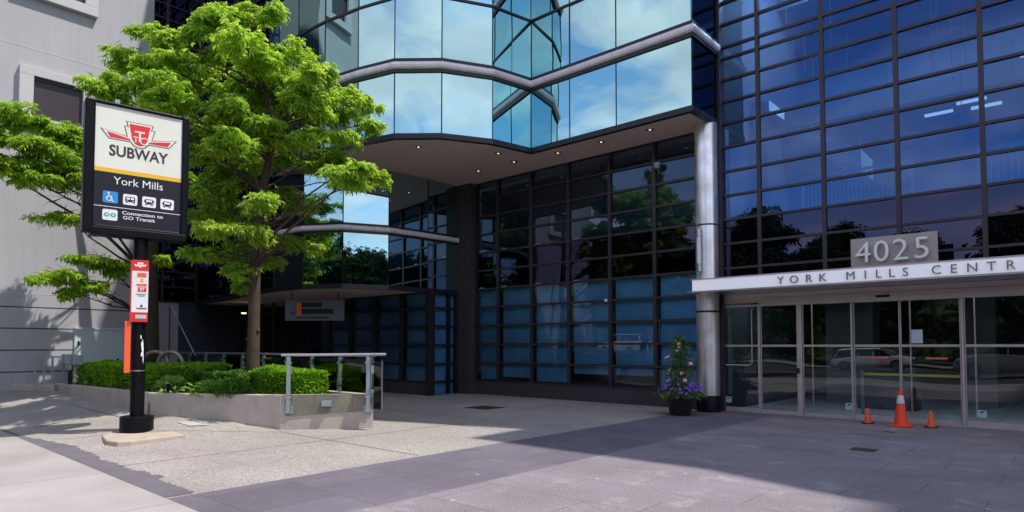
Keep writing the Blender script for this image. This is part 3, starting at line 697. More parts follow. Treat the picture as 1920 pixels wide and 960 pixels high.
# ------------------------------------------------------------------ column with wall light
col = thing('round_column', (-6.84, 14.95, 0), 'tall round stainless steel column on a black base between the windows and the doors', 'column')
cx, cy, cr_ = -6.84, 14.95, .275
b = MB(); b.lathe([(cr_, 4.60), (cr_, ZS)], (cx, cy, 0), 48); b.build('upper_cladding', M['column'], col, smooth=True)
b = MB(); b.lathe([(cr_-.012, 4.56), (cr_-.012, 4.60)], (cx, cy, 0), 48); b.lathe([(cr_-.012, 2.42), (cr_-.012, 2.47)], (cx, cy, 0), 48); b.build('joint_ring', M['fascia'], col, smooth=True)
b = MB(); b.lathe([(cr_, 2.47), (cr_, 4.56)], (cx, cy, 0), 48); b.build('middle_cladding', M['column'], col, smooth=True)
b = MB(); b.lathe([(cr_, .40), (cr_, 2.42)], (cx, cy, 0), 48); b.build('lower_cladding', M['column'], col, smooth=True)
b = MB(); b.lathe([(cr_+.015, 0), (cr_+.015, .38), (cr_, .40)], (cx, cy, 0), 48); b.build('base', M['black'], col, smooth=True)
ld = Vector((-.139, -.99, 0)).normalized(); lx, ly = cx + ld.x*(cr_+.07), cy + ld.y*(cr_+.07)
lamp = thing('wall_light', (lx, ly, 3.4), 'vertical tube light with metal end caps mounted on the round column', 'wall light')
MB().lathe([(.055, 3.62), (.055, 4.26)], (lx, ly, 0), 16).build('diffuser', M['white'], lamp, smooth=True)
for z_ in (3.42, 4.26): MB().lathe([(.062, z_), (.062, z_+.2)], (lx, ly, 0), 16).build('end_cap', M['steel'], lamp, smooth=True)
MB().obox((lx-ld.x*.05, ly-ld.y*.05, 3.42), (lx-ld.x*.05, ly-ld.y*.05, 4.46), .03, .05).build('bracket', M['fascia'], lamp)

# ------------------------------------------------------------------ glass entrance
ent = thing('glass_entrance', (-3, YF, 0), 'row of glass entrance doors in brushed metal frames under the canopy', 'entrance')
MB().box(-6.70, 4.5, YF-.06, YF+.06, 2.64, 2.86).build('header', M['steeld'], ent, bevel=.004)
MB().box(-5.64, 4.5, YF-.10, YF-.062, 2.55, 2.74).build('sliding_door_track', M['steeld'], ent, bevel=.004)
MB().box(-6.70, 4.5, YF-.05, YF+.05, 2.861, 3.13).build('dark_transom', M['blackm'], ent)
MB().box(-3.2, -2.95, YF-.14, YF-.101, 2.63, 2.68).build('door_sensor', M['blackm'], ent)
def vert(x, w, name='door_post', dz=.03, z1=2.64):
    return MB().box(x-w/2, x+w/2, YF-.055, YF+.055, 0, z1).build(name, M['steeld'], ent, bevel=.003)
vert(-6.70, .05); vert(-5.70, .035); vert(-4.785, .10); vert(-3.70, .02, z1=2.55); vert(-1.72, .045); vert(.9, .06); vert(2.2, .06); vert(3.5, .06)
def leaf(x0, x1, y, fr=.022, bot=.12, name='glass_door', m=M['door_glass'], top=2.6, mid=True):
    f = MB(); f.box(x0, x1, y-.02, y+.02, .02, bot).box(x0, x1, y-.02, y+.02, top-.05, top)
    f.box(x0, x0+fr, y-.02, y+.02, bot, top-.05).box(x1-fr, x1, y-.02, y+.02, bot, top-.05)
    if mid: f.box(x0+fr, x1-fr, y-.012, y+.012, 1.585, 1.635)
    fo = f.build(name, M['steeld'], ent)
    MB().add([(x0+fr, y, bot), (x1-fr, y, bot), (x1-fr, y, top-.05), (x0+fr, y, top-.05)], [(0,1,2,3)]).build('glass_pane', m, fo)
    return fo
d1 = leaf(-6.66, -5.73, YF)
hb = MB(); hb.tube([(-6.50, YF-.10, 1.14), (-5.92, YF-.10, 1.14), (-5.86, YF-.10, 1.19), (-5.86, YF-.10, 2.48), (-5.86, YF-.02, 2.50)], .016, 8); hb.tube([(-6.50, YF-.10, 1.14), (-6.50, YF-.02, 1.14)], .016, 8)
hb.build('pull_handle', M['steel'], d1, smooth=True)
leaf(-5.675, -4.845, YF, .014, .10, 'side_light'); leaf(-4.725, -3.715, YF, .014, .09, 'side_light')
leaf(-3.685, -2.81, YF+.07, .018, .12, 'sliding_door'); leaf(-2.80, -1.76, YF+.07, .018, .12, 'sliding_door')
leaf(-1.69, .87, YF, .016, .14, 'side_light'); leaf(.93, 2.17, YF, .016, .14, 'side_light'); leaf(2.23, 3.47, YF, .016, .14, 'side_light')
MB().box(-5.72, -1.70, YF-.09, YF+.10, 0, .018).box(-1.70, 4.5, YF-.09, YF+.10, 0, .03).box(-6.73, -5.72, YF-.09, YF+.1, 0, .02).build('threshold', M['steel'], ent)
MB().box(-4.87, -4.79, YF-.09, YF-.05, .98, 1.10).build('lock_box', M['blackm'], ent); MB().box(-4.84, -4.78, YF-.085, YF-.05, 1.10, 1.32).build('card_reader', M['steel'], ent)
for x in (-6.56, -3.86, -1.52):
    s = MB().box(x, x+.15, YF-.026, YF-.022, .22, .36).build('sticker', M['sticker'], ent)
    MB().add([(x+.03, YF-.028, .30), (x+.09, YF-.028, .31), (x+.12, YF-.028, .345), (x+.06, YF-.028, .335)], [(0,1,2,3)]).build('sticker_mark', M['blackm'], s)
for x in (-3.40, -2.36):
    s = MB().box(x, x+.38, YF+.045, YF+.047, 1.33, 1.375).build('red_door_label', M['red'], ent)
    text_mesh('AUTOMATIC SLIDING DOOR', .03, .0006, M['white'], 'label_text', frame((x+.19, YF+.044, 1.342), (1,0,0), (0,0,1), (0,-1,0)), s, width=.34)
MB().box(-2.60, -2.40, YF+.043, YF+.047, 1.66, 1.94).build('paper_notice', M['paper'], ent)
# vestibule and lobby
for x in (-5.8, -4.0, -2.2, -.4, 1.4):
    MB().box(x-.5, x+.5, 16.3, 16.8, 2.975, 2.998).build('lobby_fill_lamp', M['fill_lobby'], ent)  # added panels, hidden by the header, that brighten the lobby floor
lob = MB(); lob.add([(-6.6, YF, .008), (12, YF, .008), (12, 23, .008), (-6.6, 23, .008)], [(0,1,2,3)]); tag(lob.build('lobby_floor', M['lobbytile']), kind='structure')
vb = MB()
for x in (-5.2, -3.0, -1.75, -.1): vb.box(x-.015, x+.015, 17.6, 17.65, 0, 2.9)
vb.box(-6.6, 4, 17.6, 17.65, 2.85, 3.0)
vb.build('vestibule_frame', M['steeld'], ent)
MB().box(-5.4, -4.2, 19.5, 20.3, 0, 3.0).build('lobby_pier', M['intmid'], ent); MB().box(-2.3, -1.6, 20.5, 21.2, 0, 3).build('lobby_pier', M['intmid'], ent)
MB().box(-4.3, -3.0, 18.2, 18.9, 0, 1.05).build('lobby_desk', M['intdark'], ent)
for (x, n) in ((-3.62, 'left'), (-1.80, 'right')):
    p = thing('barrier_post', (x, YF+.42, .008), 'slim black barrier post at the %s end of the yellow belt inside the doors' % n, 'barrier post', 'barrier posts behind the glass doors')
    MB().lathe([(.15, .008), (.15, .03), (.04, .05)], (x, YF+.42, 0), 20).build('base', M['black'], p, smooth=True)
    MB().lathe([(.032, .05), (.032, .95), (.04, .96), (.04, 1.06), (.02, 1.07)], (x, YF+.42, 0), 16).build('tube', M['steel'], p, smooth=True)
tag(MB().box(-3.58, -1.84, YF+.418, YF+.422, .96, 1.01).build('barrier_belt', M['tape']), 'yellow belt stretched between the two barrier posts behind the sliding doors', 'belt')

# canopy, letters, number sign
can = thing('entrance_canopy', (-3, 14.2, 2.9), 'long shallow white canopy with raised metal letters over the glass doors', 'canopy')
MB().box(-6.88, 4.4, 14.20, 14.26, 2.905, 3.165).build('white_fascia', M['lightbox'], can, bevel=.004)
MB().box(-6.98, 4.4, 14.15, 15.26, 2.865, 2.90).build('lower_trim', M['steel'], can)
MB().box(-6.90, 4.4, 14.185, 15.26, 3.17, 3.195).build('top_trim', M['steeld'], can)
MB().box(-6.86, 4.38, 14.27, 15.25, 2.91, 3.16).build('soffit_box', M['blackm'], can)
for i, (ch, x) in enumerate(zip('YORKMILLSCENTRE', (-4.81, -4.53, -4.23, -3.96, -3.43, -3.16, -2.93, -2.7, -2.47, -1.97, -1.7, -1.42, -1.14, -.87, -.6))):
    text_mesh(ch, .235, .02, M['letter'], 'raised_letter', frame((x, 14.165, 2.95), (1,0,0), (0,0,1), (0,-1,0)), can)
num = thing('number_sign', (-2.7, 14.3, 3.2), 'grey panel with raised digits 4025 standing on the canopy', 'sign')
MB().box(-3.44, -1.95, 14.26, 14.31, 3.197, 3.775).build('panel', M['panelg'], num, bevel=.004)
for ch, x in zip('4025', (-3.19, -2.87, -2.54, -2.19)):
    text_mesh(ch, .60, .03, M['digit'], 'digit', frame((x, 14.17, 3.27), (1,0,0), (0,0,1), (0,-1,0)), num, bold=-.003)

# ------------------------------------------------------------------ cones, pot, ground covers
def cone(name, x, y, h, rb_, band, label, baseh=.035, basem=None, group=None):
    t = thing(name, (x, y, 0), label, 'traffic cone', group)
    bb = MB(); s = rb_*1.55
    pts = []
    for sx, sy in ((1,1),(-1,1),(-1,-1),(1,-1)):
        for k in range(4):
            a0 = math.atan2(sy, sx) - math.pi/4 + k/3*math.pi/2
            pts.append((x + sx*(s-.04) + .04*math.cos(a0), y + sy*(s-.04) + .04*math.sin(a0)))
    bb.prism(pts, .004, baseh); bb.build('base', basem or M['orangered'], t, bevel=.004)
    m = Matrix.Identity(4)
    b = MB(); b.lathe([(rb_*1.08, baseh), (rb_, baseh+.03), (rb_*.30, h*.97), (rb_*.24, h), (.008, h)], (x, y, 0), 28)
    b.build('cone_body', M['orangered'] if h > .5 else M['orange'], t, smooth=True)
    if band:
        z0, z1 = band; f = lambda z: rb_ + (rb_*.30-rb_)*(z-baseh-.03)/(h*.97-baseh-.03)
        MB().lathe([(f(z0)+.003, z0), (f(z1)+.003, z1)], (x, y, 0), 28).build('reflective_band', M['vinyl'], t, smooth=True)
    t.rotation_euler = (0, 0, 0)
    return t
cone('traffic_cone', -2.70, 14.70, .72, .125, (.46, .62), 'tall orange traffic cone with a white band in front of the sliding doors')
cone('traffic_cone', -3.32, 14.82, .32, .07, None, 'small plain orange cone to the left of the tall banded cone', .02, M['blackm'])
cone('traffic_cone', -2.22, 14.88, .34, .07, None, 'small plain orange cone to the right of the tall banded cone', .02, M['blackm'])
g1 = tag(MB().box(-2.70, -2.36, 10.85, 11.17, .001, .006).build('drain_cover', M['grate']), 'small rusty square drain cover set in the grey pavers', 'drain cover')
gb = MB(); gb.box(-12.0, -11.2, 11.6, 12.35, .002, .007); g2 = tag(gb.build('manhole_cover', M['grate']), 'dark rectangular access cover in the beige paving near the window wall', 'access cover')
tag(MB().add([(-2.79, 13.55, .005), (-2.62, 13.5, .005), (-2.60, 13.6, .005), (-2.75, 13.66, .005)], [(0,1,2,3)]).build('dark_stain', M['grate']), kind='stuff', label='small dark stain on the pavers', cat='stain')
tag(MB().add([(-12.62, 5.02, gz(-12.62,5.02)+.012), (-12.15, 4.95, .1), (-11.75, 5.62, .06), (-12.3, 5.4, gz(-12.3,5.4)+.012)], [(0,1,2,3)]).build('flattened_paper', M['white']), 'flat white sheet of litter on the beige paving beside the planter', 'litter') if False else None
MB_p = MB(); MB_p.add([(x, y, gz(x, y)+.014) for x, y in ((-12.72, 4.80), (-12.28, 4.86), (-12.22, 5.18), (-12.66, 5.05))], [(0,1,2,3)])
tag(MB_p.build('paving_patch', M['kerb']), kind='structure')

# flower pot
pot = thing('planter_pot', (-6.98, 13.72, 0), 'tall black tapered plant pot standing beside the round column', 'plant pot')
PX, PY = -6.98, 13.72
MB().lathe([(.22, 0), (.235, .02), (.31, .42), (.34, .47), (.34, .52), (.31, .52), (.30, .46), (.02, .45)], (PX, PY, 0), 32).build('pot_wall', M['pot'], pot, smooth=True)
MB().lathe([(.255, .455), (.02, .49)], (PX, PY, 0), 20).build('soil', M['soil'], pot)

# ------------------------------------------------------------------ foliage tools
def leaves_object(name, P_, D_, L_, W_, tone, m, parent=None, droop=.35, fold=True):
    """P_ positions (n,3), D_ unit directions (n,3), L_ length, W_ width; each leaf is a small bent two-quad blade"""
    n = len(P_)
    up = rng.normal(size=(n, 3))*.45 + np.array([0, 0, 1.0])
    side = np.cross(D_, up); side /= np.linalg.norm(side, axis=1)[:, None] + 1e-9
    nor = np.cross(side, D_)
    mid = P_ + D_*L_[:, None]*.5 + nor*(L_*.06)[:, None]
    tip = P_ + D_*L_[:, None] - np.array([0, 0, 1.0])*(L_*droop)[:, None]
    v = np.empty((n, 6, 3))
    v[:, 0] = P_ - side*(W_*.15)[:, None]; v[:, 1] = P_ + side*(W_*.15)[:, None]
    v[:, 2] = mid + side*(W_*.5)[:, None]; v[:, 3] = mid - side*(W_*.5)[:, None]
    v[:, 4] = tip + side*(W_*.12)[:, None]; v[:, 5] = tip - side*(W_*.12)[:, None]
    me = bpy.data.meshes.new(name)
    me.vertices.add(n*6); me.vertices.foreach_set('co', v.reshape(-1))
    idx = np.array([0,1,2,3, 3,2,4,5])[None, :] + (np.arange(n)*6)[:, None]
    me.loops.add(n*8); me.loops.foreach_set('vertex_index', idx.reshape(-1).astype(np.int32))
    me.polygons.add(n*2); me.polygons.foreach_set('loop_start', (np.arange(n*2)*4).astype(np.int32))
    me.update(calc_edges=True)
    at = me.attributes.new('tone', 'FLOAT', 'FACE'); at.data.foreach_set('value', np.repeat(tone, 2).astype(np.float32))
    me.materials.append(m)
    o = bpy.data.objects.new(name, me); C.objects.link(o)
    if parent: o.parent = parent; o.matrix_parent_inverse = Matrix.Translation(-world_loc(parent))
    return o
def split_pads(pads, k, r_, sx=.50, sz=.42):
    out = []
    for (x, y, z, rx, rz) in pads:
        for i in range(k):
            a = r_.uniform(0, 6.283); q = math.sqrt(r_.uniform(0, 1))*.62
            out.append((x+rx*q*math.cos(a), y+rx*q*math.sin(a), z+rz*r_.uniform(-.75, .75), rx*sx*r_.uniform(.75, 1.25), max(.06, rz*sz*r_.uniform(.7, 1.3))))
    return out
def spray_points(pads, density, trunk_xy, leaf=.085, lw=.036, per=7, lob_r=(.20, .36), lob_n=(9, 15)):
    out_ = []
    for (x, y, z, rx, rz) in pads:
        n = max(30, int(density*rx**1.7*(.6+1.6*rz)))
        out = np.array([x-trunk_xy[0], y-trunk_xy[1]]); out = out/(np.linalg.norm(out)+1e-6)
        padt = rng.uniform(-.15, .15); nl = int(rng.integers(*lob_n))
        la, lr0 = rng.uniform(0, 2*np.pi, nl), rng.uniform(.1, .95, nl)
        lc = np.stack([x+rx*lr0*np.cos(la), y+rx*lr0*np.sin(la), z+rz*rng.uniform(-.9, .8, nl)-rz*.4*lr0**2], 1)
        lr = rx*rng.uniform(lob_r[0], lob_r[1], nl); lh = rz*rng.uniform(.28, .5, nl)
        k = rng.integers(0, nl, n); a = rng.uniform(0, 2*np.pi, n); f = np.sqrt(rng.uniform(0, 1, n)); r = lr[k]*f
        c = lc[k] + np.stack([r*np.cos(a), r*np.sin(a), lh[k]*rng.normal(size=n)*.55 - lh[k]*.5*f*f], 1)
        dr = np.stack([np.cos(a)*.7+out[0]*.6, np.sin(a)*.7+out[1]*.6, rng.uniform(-.25, .45, n)], 1) + rng.normal(size=(n, 3))*.4
        dr /= np.linalg.norm(dr, axis=1)[:, None]
        rl = rng.uniform(.06, .13, n)*(leaf/.085); tone = np.clip(.5+padt+.28*rng.normal(size=n), 0, 1)
        sd = np.cross(dr, [0, 0, 1.0]); sd /= np.linalg.norm(sd, axis=1)[:, None]+1e-9
        for j in range(per):
            t = (j+.5)/per; s_ = 1 if j % 2 else -1
            p = c + dr*(rl*t*1.4)[:, None]; p[:, 2] -= .05*t*t
            dd = dr*.6 + sd*s_*.8 + rng.normal(size=(n, 3))*.25; dd[:, 2] -= .12+.35*t; dd /= np.linalg.norm(dd, axis=1)[:, None]
            out_.append((p, dd, leaf*rng.uniform(.65, 1.3, n), lw*rng.uniform(.8, 1.25, n), np.clip(tone+rng.normal(size=n)*.1, 0, 1)))
    return [np.concatenate([o[i] for o in out_]) for i in range(5)]
def branchy(mb, trunk, radii, pads, rng_, mi=0):
    mb.tube(trunk, radii, 12, mi)
    tr = [Vector(p) for p in trunk]
    for (x, y, z, rx, rz) in pads:
        tgt = Vector((x, y, z))
        cands = [(i, p) for i, p in enumerate(tr) if p.z < z - .15*(tgt-p).length + .3 and p.z > 2.2]
        if not cands: cands = [(i, p) for i, p in enumerate(tr) if p.z > 2.2][:1]
        i, p = min(cands, key=lambda c: (c[1]-tgt).length + .6*abs((tgt-c[1]).length - 2*(tgt.z-c[1].z)))
        L = (tgt-p).length; r0 = min(radii[i]*.42, .010 + .009*L)
        pts = []; n = 7; off = Vector((rng_.uniform(-.2, .2), rng_.uniform(-.2, .2), rng_.uniform(.05, .35)))*L*.35
        for k in range(n):
            t = k/(n-1); q = p.lerp(tgt, t) + off*math.sin(math.pi*t)*.7 + Vector((rng_.gauss(0, .03), rng_.gauss(0, .03), rng_.gauss(0, .03)))*(1 if 0 < k else 0)
            pts.append(q)
        mb.tube(pts, [r0*(1-.8*k/(n-1)) for k in range(n)], 6, mi, cap=False)
        for _ in range(int(7 + rx*9)):
            a = rng_.uniform(0, 2*math.pi); k = rng_.randint(3, n-1); e = pts[k] + Vector((math.cos(a)*rx*rng_.uniform(.5, 1.0), math.sin(a)*rx*rng_.uniform(.5, 1.0), rng_.uniform(-.1, .22)))
            mdp = pts[k].lerp(e, .5) + Vector((0, 0, .06))
            mb.tube([pts[k], mdp, e], [r0*.3+.003, .005, .0025], 4, mi, cap=False)

PADS_A = [(-13.26, 6.01, 8.61, 0.62, 0.3), (-13.36, 5.44, 8.3, 0.46, 0.22), (-13.07, 6.72, 8.94, 0.42, 0.28), (-13.86, 5.07, 7.93, 0.64, 0.31), (-12.6, 5.83, 7.72, 0.81, 0.36), (-12.77, 6.97, 8.1, 0.58, 0.35), (-17.03, 5.32, 8.59, 0.65, 0.31), (-15.68, 6.1, 8.21, 1.02, 0.42), (-14.46, 7.09, 7.99, 1.08, 0.44), (-11.78, 7.04, 7.27, 0.58, 0.31), (-12.29, 8.01, 7.38, 0.51, 0.26), (-14.97, 4.43, 7.22, 0.62, 0.29), (-14.78, 4.07, 6.81, 0.44, 0.2), (-13.57, 4.78, 6.56, 0.75, 0.3), (-13.06, 5.73, 6.54, 0.88, 0.35), (-14.58, 7.98, 7.57, 1.13, 0.37), (-13.29, 8.67, 7.33, 0.71, 0.26), (-12.71, 9.0, 7.51, 0.32, 0.15), (-16.06, 6.15, 6.96, 0.78, 0.34), (-12.69, 5.79, 5.78, 0.65, 0.26), (-12.36, 6.77, 6.09, 0.79, 0.25), (-12.85, 8.1, 6.56, 0.68, 0.2), (-12.53, 8.91, 6.9, 0.36, 0.15), (-14.98, 7.65, 6.36, 0.8, 0.24), (-14.11, 8.61, 6.29, 0.83, 0.21), (-10.52, 6.99, 5.02, 0.52, 0.13), (-12.14, 8.72, 5.47, 0.35, 0.17), (-14.88, 6.68, 5.8, 0.88, 0.28), (-14.56, 5.93, 5.89, 0.48, 0.26), (-10.8, 7.31, 4.85, 0.32, 0.09), (-14.25, 6.05, 4.99, 0.59, 0.21), (-11.7, 5.99, 4.46, 0.47, 0.13), (-14.78, 8.42, 5.19, 0.48, 0.12), (-15.69, 7.19, 4.92, 0.8, 0.23), (-14.84, 6.01, 4.47, 0.39, 0.17), (-13.06, 6.11, 3.93, 0.78, 0.18), (-14.9, 8.2, 4.26, 0.74, 0.15), (-13.03, 7.81, 3.88, 0.27, 0.1), (-15.29, 7.71, 3.89, 0.67, 0.16), (-15.78, 7.05, 3.97, 0.66, 0.19), (-14.72, 5.92, 3.74, 0.42, 0.11), (-13.57, 6.39, 3.23, 0.32, 0.16), (-14.41, 6.79, 3.0, 0.22, 0.2), (-13.48, 6.46, 9.01, 0.35, 0.21), (-14.03, 4.83, 7.42, 0.55, 0.28), (-12.07, 7.09, 6.79, 0.57, 0.27), (-16.38, 5.27, 9.04, 0.38, 0.18)]
PADS_B = [(-19.16, 3.5, 7.16, 0.68, 0.23), (-18.5, 4.06, 6.94, 0.72, 0.23), (-21.25, 4.13, 7.2, 0.95, 0.23), (-19.03, 4.57, 7.03, 0.68, 0.27), (-21.22, 3.78, 6.57, 0.83, 0.21), (-20.09, 4.49, 6.46, 0.92, 0.23), (-18.88, 4.96, 6.61, 0.69, 0.33), (-22.94, 4.48, 6.58, 0.91, 0.16), (-18.52, 4.59, 5.68, 0.67, 0.15), (-19.77, 4.56, 5.03, 0.59, 0.08), (-18.29, 4.94, 3.76, 0.67, 0.11), (-19.63, 5.82, 3.7, 0.51, 0.16), (-19.13, 4.57, 3.39, 0.61, 0.09), (-19.9, 4.26, 3.34, 0.39, 0.07), (-20.75, 5.4, 3.34, 0.57, 0.09), (-19.28, 4.67, 2.97, 0.3, 0.08), (-18.44, 6.52, 3.9, 0.23, 0.12), (-20.61, 5.78, 8.08, 0.76, 0.34), (-17.24, 5.42, 7.04, 0.66, 0.34), (-16.53, 5.73, 6.24, 0.58, 0.34), (-17.75, 5.41, 6.28, 0.54, 0.34), (-22.36, 3.73, 7.49, 0.45, 0.21), (-22.27, 3.14, 7.4, 0.73, 0.29), (-20.69, 2.83, 6.29, 0.81, 0.24), (-17.24, 6.37, 5.97, 0.48, 0.27), (-16.98, 5.91, 5.16, 0.4, 0.13)]
_r = random.Random(21)
for (x, y, z, rx, rz) in list(PADS_A):          # a second, smaller layer of sprays filling the crown between the main ones
    if 3.4 < z < 8.2 and _r.random() < .5:
        PADS_A.append((x + (-13.6-x)*_r.uniform(.15, .55), y + (6.8-y)*_r.uniform(.1, .6), z + _r.uniform(-.35, .3), rx*.6, rz*.6))
def off_wall(p):                 # the crown grows in front of the grey wall, not into it
    x, y, z, rx, rz = p; lim = -17.9 + rx*.6
    if x < lim and y < 7.5:
        s = lim/x; return (x*s, y*s, 1.6+(z-1.6)*s, rx*s, rz*s)
    return p
PADS_B = [off_wall(p) for p in PADS_B]
rnd = random.Random(5)
treeA = thing('honey_locust_tree', (-13.8, 6.79, .6), 'larger bright green locust tree right of the subway sign, its crown reaching the picture top', 'tree', 'street trees in the raised planter')
tA = [(-13.8, 6.79, .55), (-13.74, 6.77, 1.5), (-13.73, 6.77, 2.18), (-13.68, 6.75, 3.37), (-13.63, 6.76, 4.08), (-13.53, 6.8, 5.03), (-13.38, 6.89, 5.75), (-13.27, 6.95, 6.46), (-13.39, 6.81, 7.17), (-13.3, 6.6, 7.88), (-13.3, 6.5, 8.5)]
rA = [.17, .135, .125, .12, .11, .10, .085, .07, .055, .04, .025]
b = MB(); branchy(b, tA, rA, PADS_A, rnd)
for z_, a_ in ((1.75, 3.9), (1.45, 4.2), (1.95, .3)):
    b.lathe([(.0, -.04), (.035, -.03), (.045, 0), (.03, .03), (0, .04)], (-13.74+.14*math.cos(a_), 6.77+.14*math.sin(a_), z_), 8)
b.build('trunk', M['bark'], treeA, smooth=True)
P_, D_, L_, W_, T_ = spray_points(split_pads(PADS_A, 5, rnd), 900, (-13.6, 6.8), leaf=.078, lw=.033, lob_r=(.22, .42), lob_n=(5, 9))
leaves_object('crown', P_, D_, L_, W_, T_, M['leaf'], treeA)
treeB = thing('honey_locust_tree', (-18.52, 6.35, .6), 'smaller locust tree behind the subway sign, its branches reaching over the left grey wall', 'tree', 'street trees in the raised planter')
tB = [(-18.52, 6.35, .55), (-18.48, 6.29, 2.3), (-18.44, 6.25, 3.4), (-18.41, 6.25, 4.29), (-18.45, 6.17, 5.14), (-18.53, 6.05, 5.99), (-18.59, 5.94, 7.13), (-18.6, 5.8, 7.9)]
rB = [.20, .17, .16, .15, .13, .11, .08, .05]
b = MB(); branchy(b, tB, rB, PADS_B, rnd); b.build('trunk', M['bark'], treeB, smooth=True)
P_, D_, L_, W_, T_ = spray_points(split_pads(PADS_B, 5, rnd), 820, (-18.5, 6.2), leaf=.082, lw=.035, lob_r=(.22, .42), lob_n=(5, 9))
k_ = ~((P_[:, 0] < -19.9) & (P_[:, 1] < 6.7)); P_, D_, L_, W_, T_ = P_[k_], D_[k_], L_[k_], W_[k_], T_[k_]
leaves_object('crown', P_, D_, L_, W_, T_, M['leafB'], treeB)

# ------------------------------------------------------------------ planter, soil, hedges
A_ = (-11.47, 6.20); D2 = (-10.33, 7.53)
front = [A_, (-11.75, 6.02), (-12.5, 5.62), (-13.2, 5.16), (-13.9, 4.73), (-15.5, 4.60), (-17.5, 4.48), (-19.7, 4.36)]
outer = [D2] + front + [(-19.7, 7.62), (-14, 7.62), (-10.75, 7.62)]
def inset(poly, d):
    n = len(poly); out = []
    area = sum(poly[i][0]*poly[(i+1)%n][1]-poly[(i+1)%n][0]*poly[i][1] for i in range(n)); s = 1 if area > 0 else -1
    for i in range(n):
        a, q, b2 = Vector(poly[i-1]), Vector(poly[i]), Vector(poly[(i+1)%n])
        d1, d2_ = (q-a).normalized(), (b2-q).normalized(); n1 = Vector((-d1.y, d1.x))*s; n2 = Vector((-d2_.y, d2_.x))*s
        nn = (n1+n2).normalized(); out.append(tuple(q + nn*d/max(.4, nn.dot(n1))))
    return out
inn = inset(outer, .20); n = len(outer)
plt = thing('concrete_planter', (-15, 6, 0), 'long low curved concrete planter wall with a stained square end holding trees and hedges', 'planter')
ZP = .66
vs = [(p[0], p[1], -.2) for p in outer] + [(p[0], p[1], ZP) for p in outer] + [(p[0], p[1], ZP) for p in inn] + [(p[0], p[1], .3) for p in inn]
fs = []
for i in range(n):
    j = (i+1) % n; fs += [(i, j, n+j, n+i), (n+i, n+j, 2*n+j, 2*n+i), (2*n+i, 2*n+j, 3*n+j, 3*n+i)]
MB().add(vs, fs).build('wall', M['concrete'], plt, bevel=.012)
dv = (Vector(D2)-Vector(A_)); Lr = dv.length; dv.normalize(); nrm_e = Vector((dv.y, -dv.x))
mE = frame((A_[0], A_[1], 0), (dv.x, dv.y, 0), (0,0,1), (nrm_e.x, nrm_e.y, 0))
eb = MB(); eb.add([mE @ Vector(p) for p in ((.10, .27, .0), (Lr-.0, .36, .0), (Lr, ZP+.004, .0), (.10, ZP+.004, .0), (.10, .262, .014), (Lr-.0, .352, .014), (Lr, ZP+.004, .014), (.10, ZP+.004, .014))],
    [(4,5,6,7),(0,1,5,4),(1,2,6,5),(2,3,7,6),(3,0,4,7)]); eb.build('stained_face', M['concrete_stain'], plt)
MB().box(.78, .96, .44, .55, .015, .075, mtx=mE).build('outlet_box', M['galv'], plt, bevel=.004)
jl = MB(); jl.box(-13.92, -13.885, 4.70, 4.75, .2, ZP+.002); jl.build('wall_joint', M['concrete_stain'], plt)
# soil surface, mounded
sb2 = MB(); cxs = (-15.0, 6.2)
tri = [(p[0], p[1], .60) for p in inn]
bmz = bmesh.new(); bv = [bmz.verts.new(v) for v in tri]; bmz.faces.new(bv); bmesh.ops.triangulate(bmz, faces=bmz.faces[:])
bmesh.ops.subdivide_edges(bmz, edges=bmz.edges[:], cuts=5, use_grid_fill=True)
for v in bmz.verts: v.co.z += .05*noise.noise(v.co*1.5) + .02*noise.noise(v.co*7)
me = bpy.data.meshes.new('soil'); bmz.to_mesh(me); bmz.free(); me.materials.append(M['soil'])
so = bpy.data.objects.new('soil', me); C.objects.link(so); tag(so, 'dark mulch and soil filling the concrete planter', 'soil', kind='stuff')
def litter(n, region):
    pass
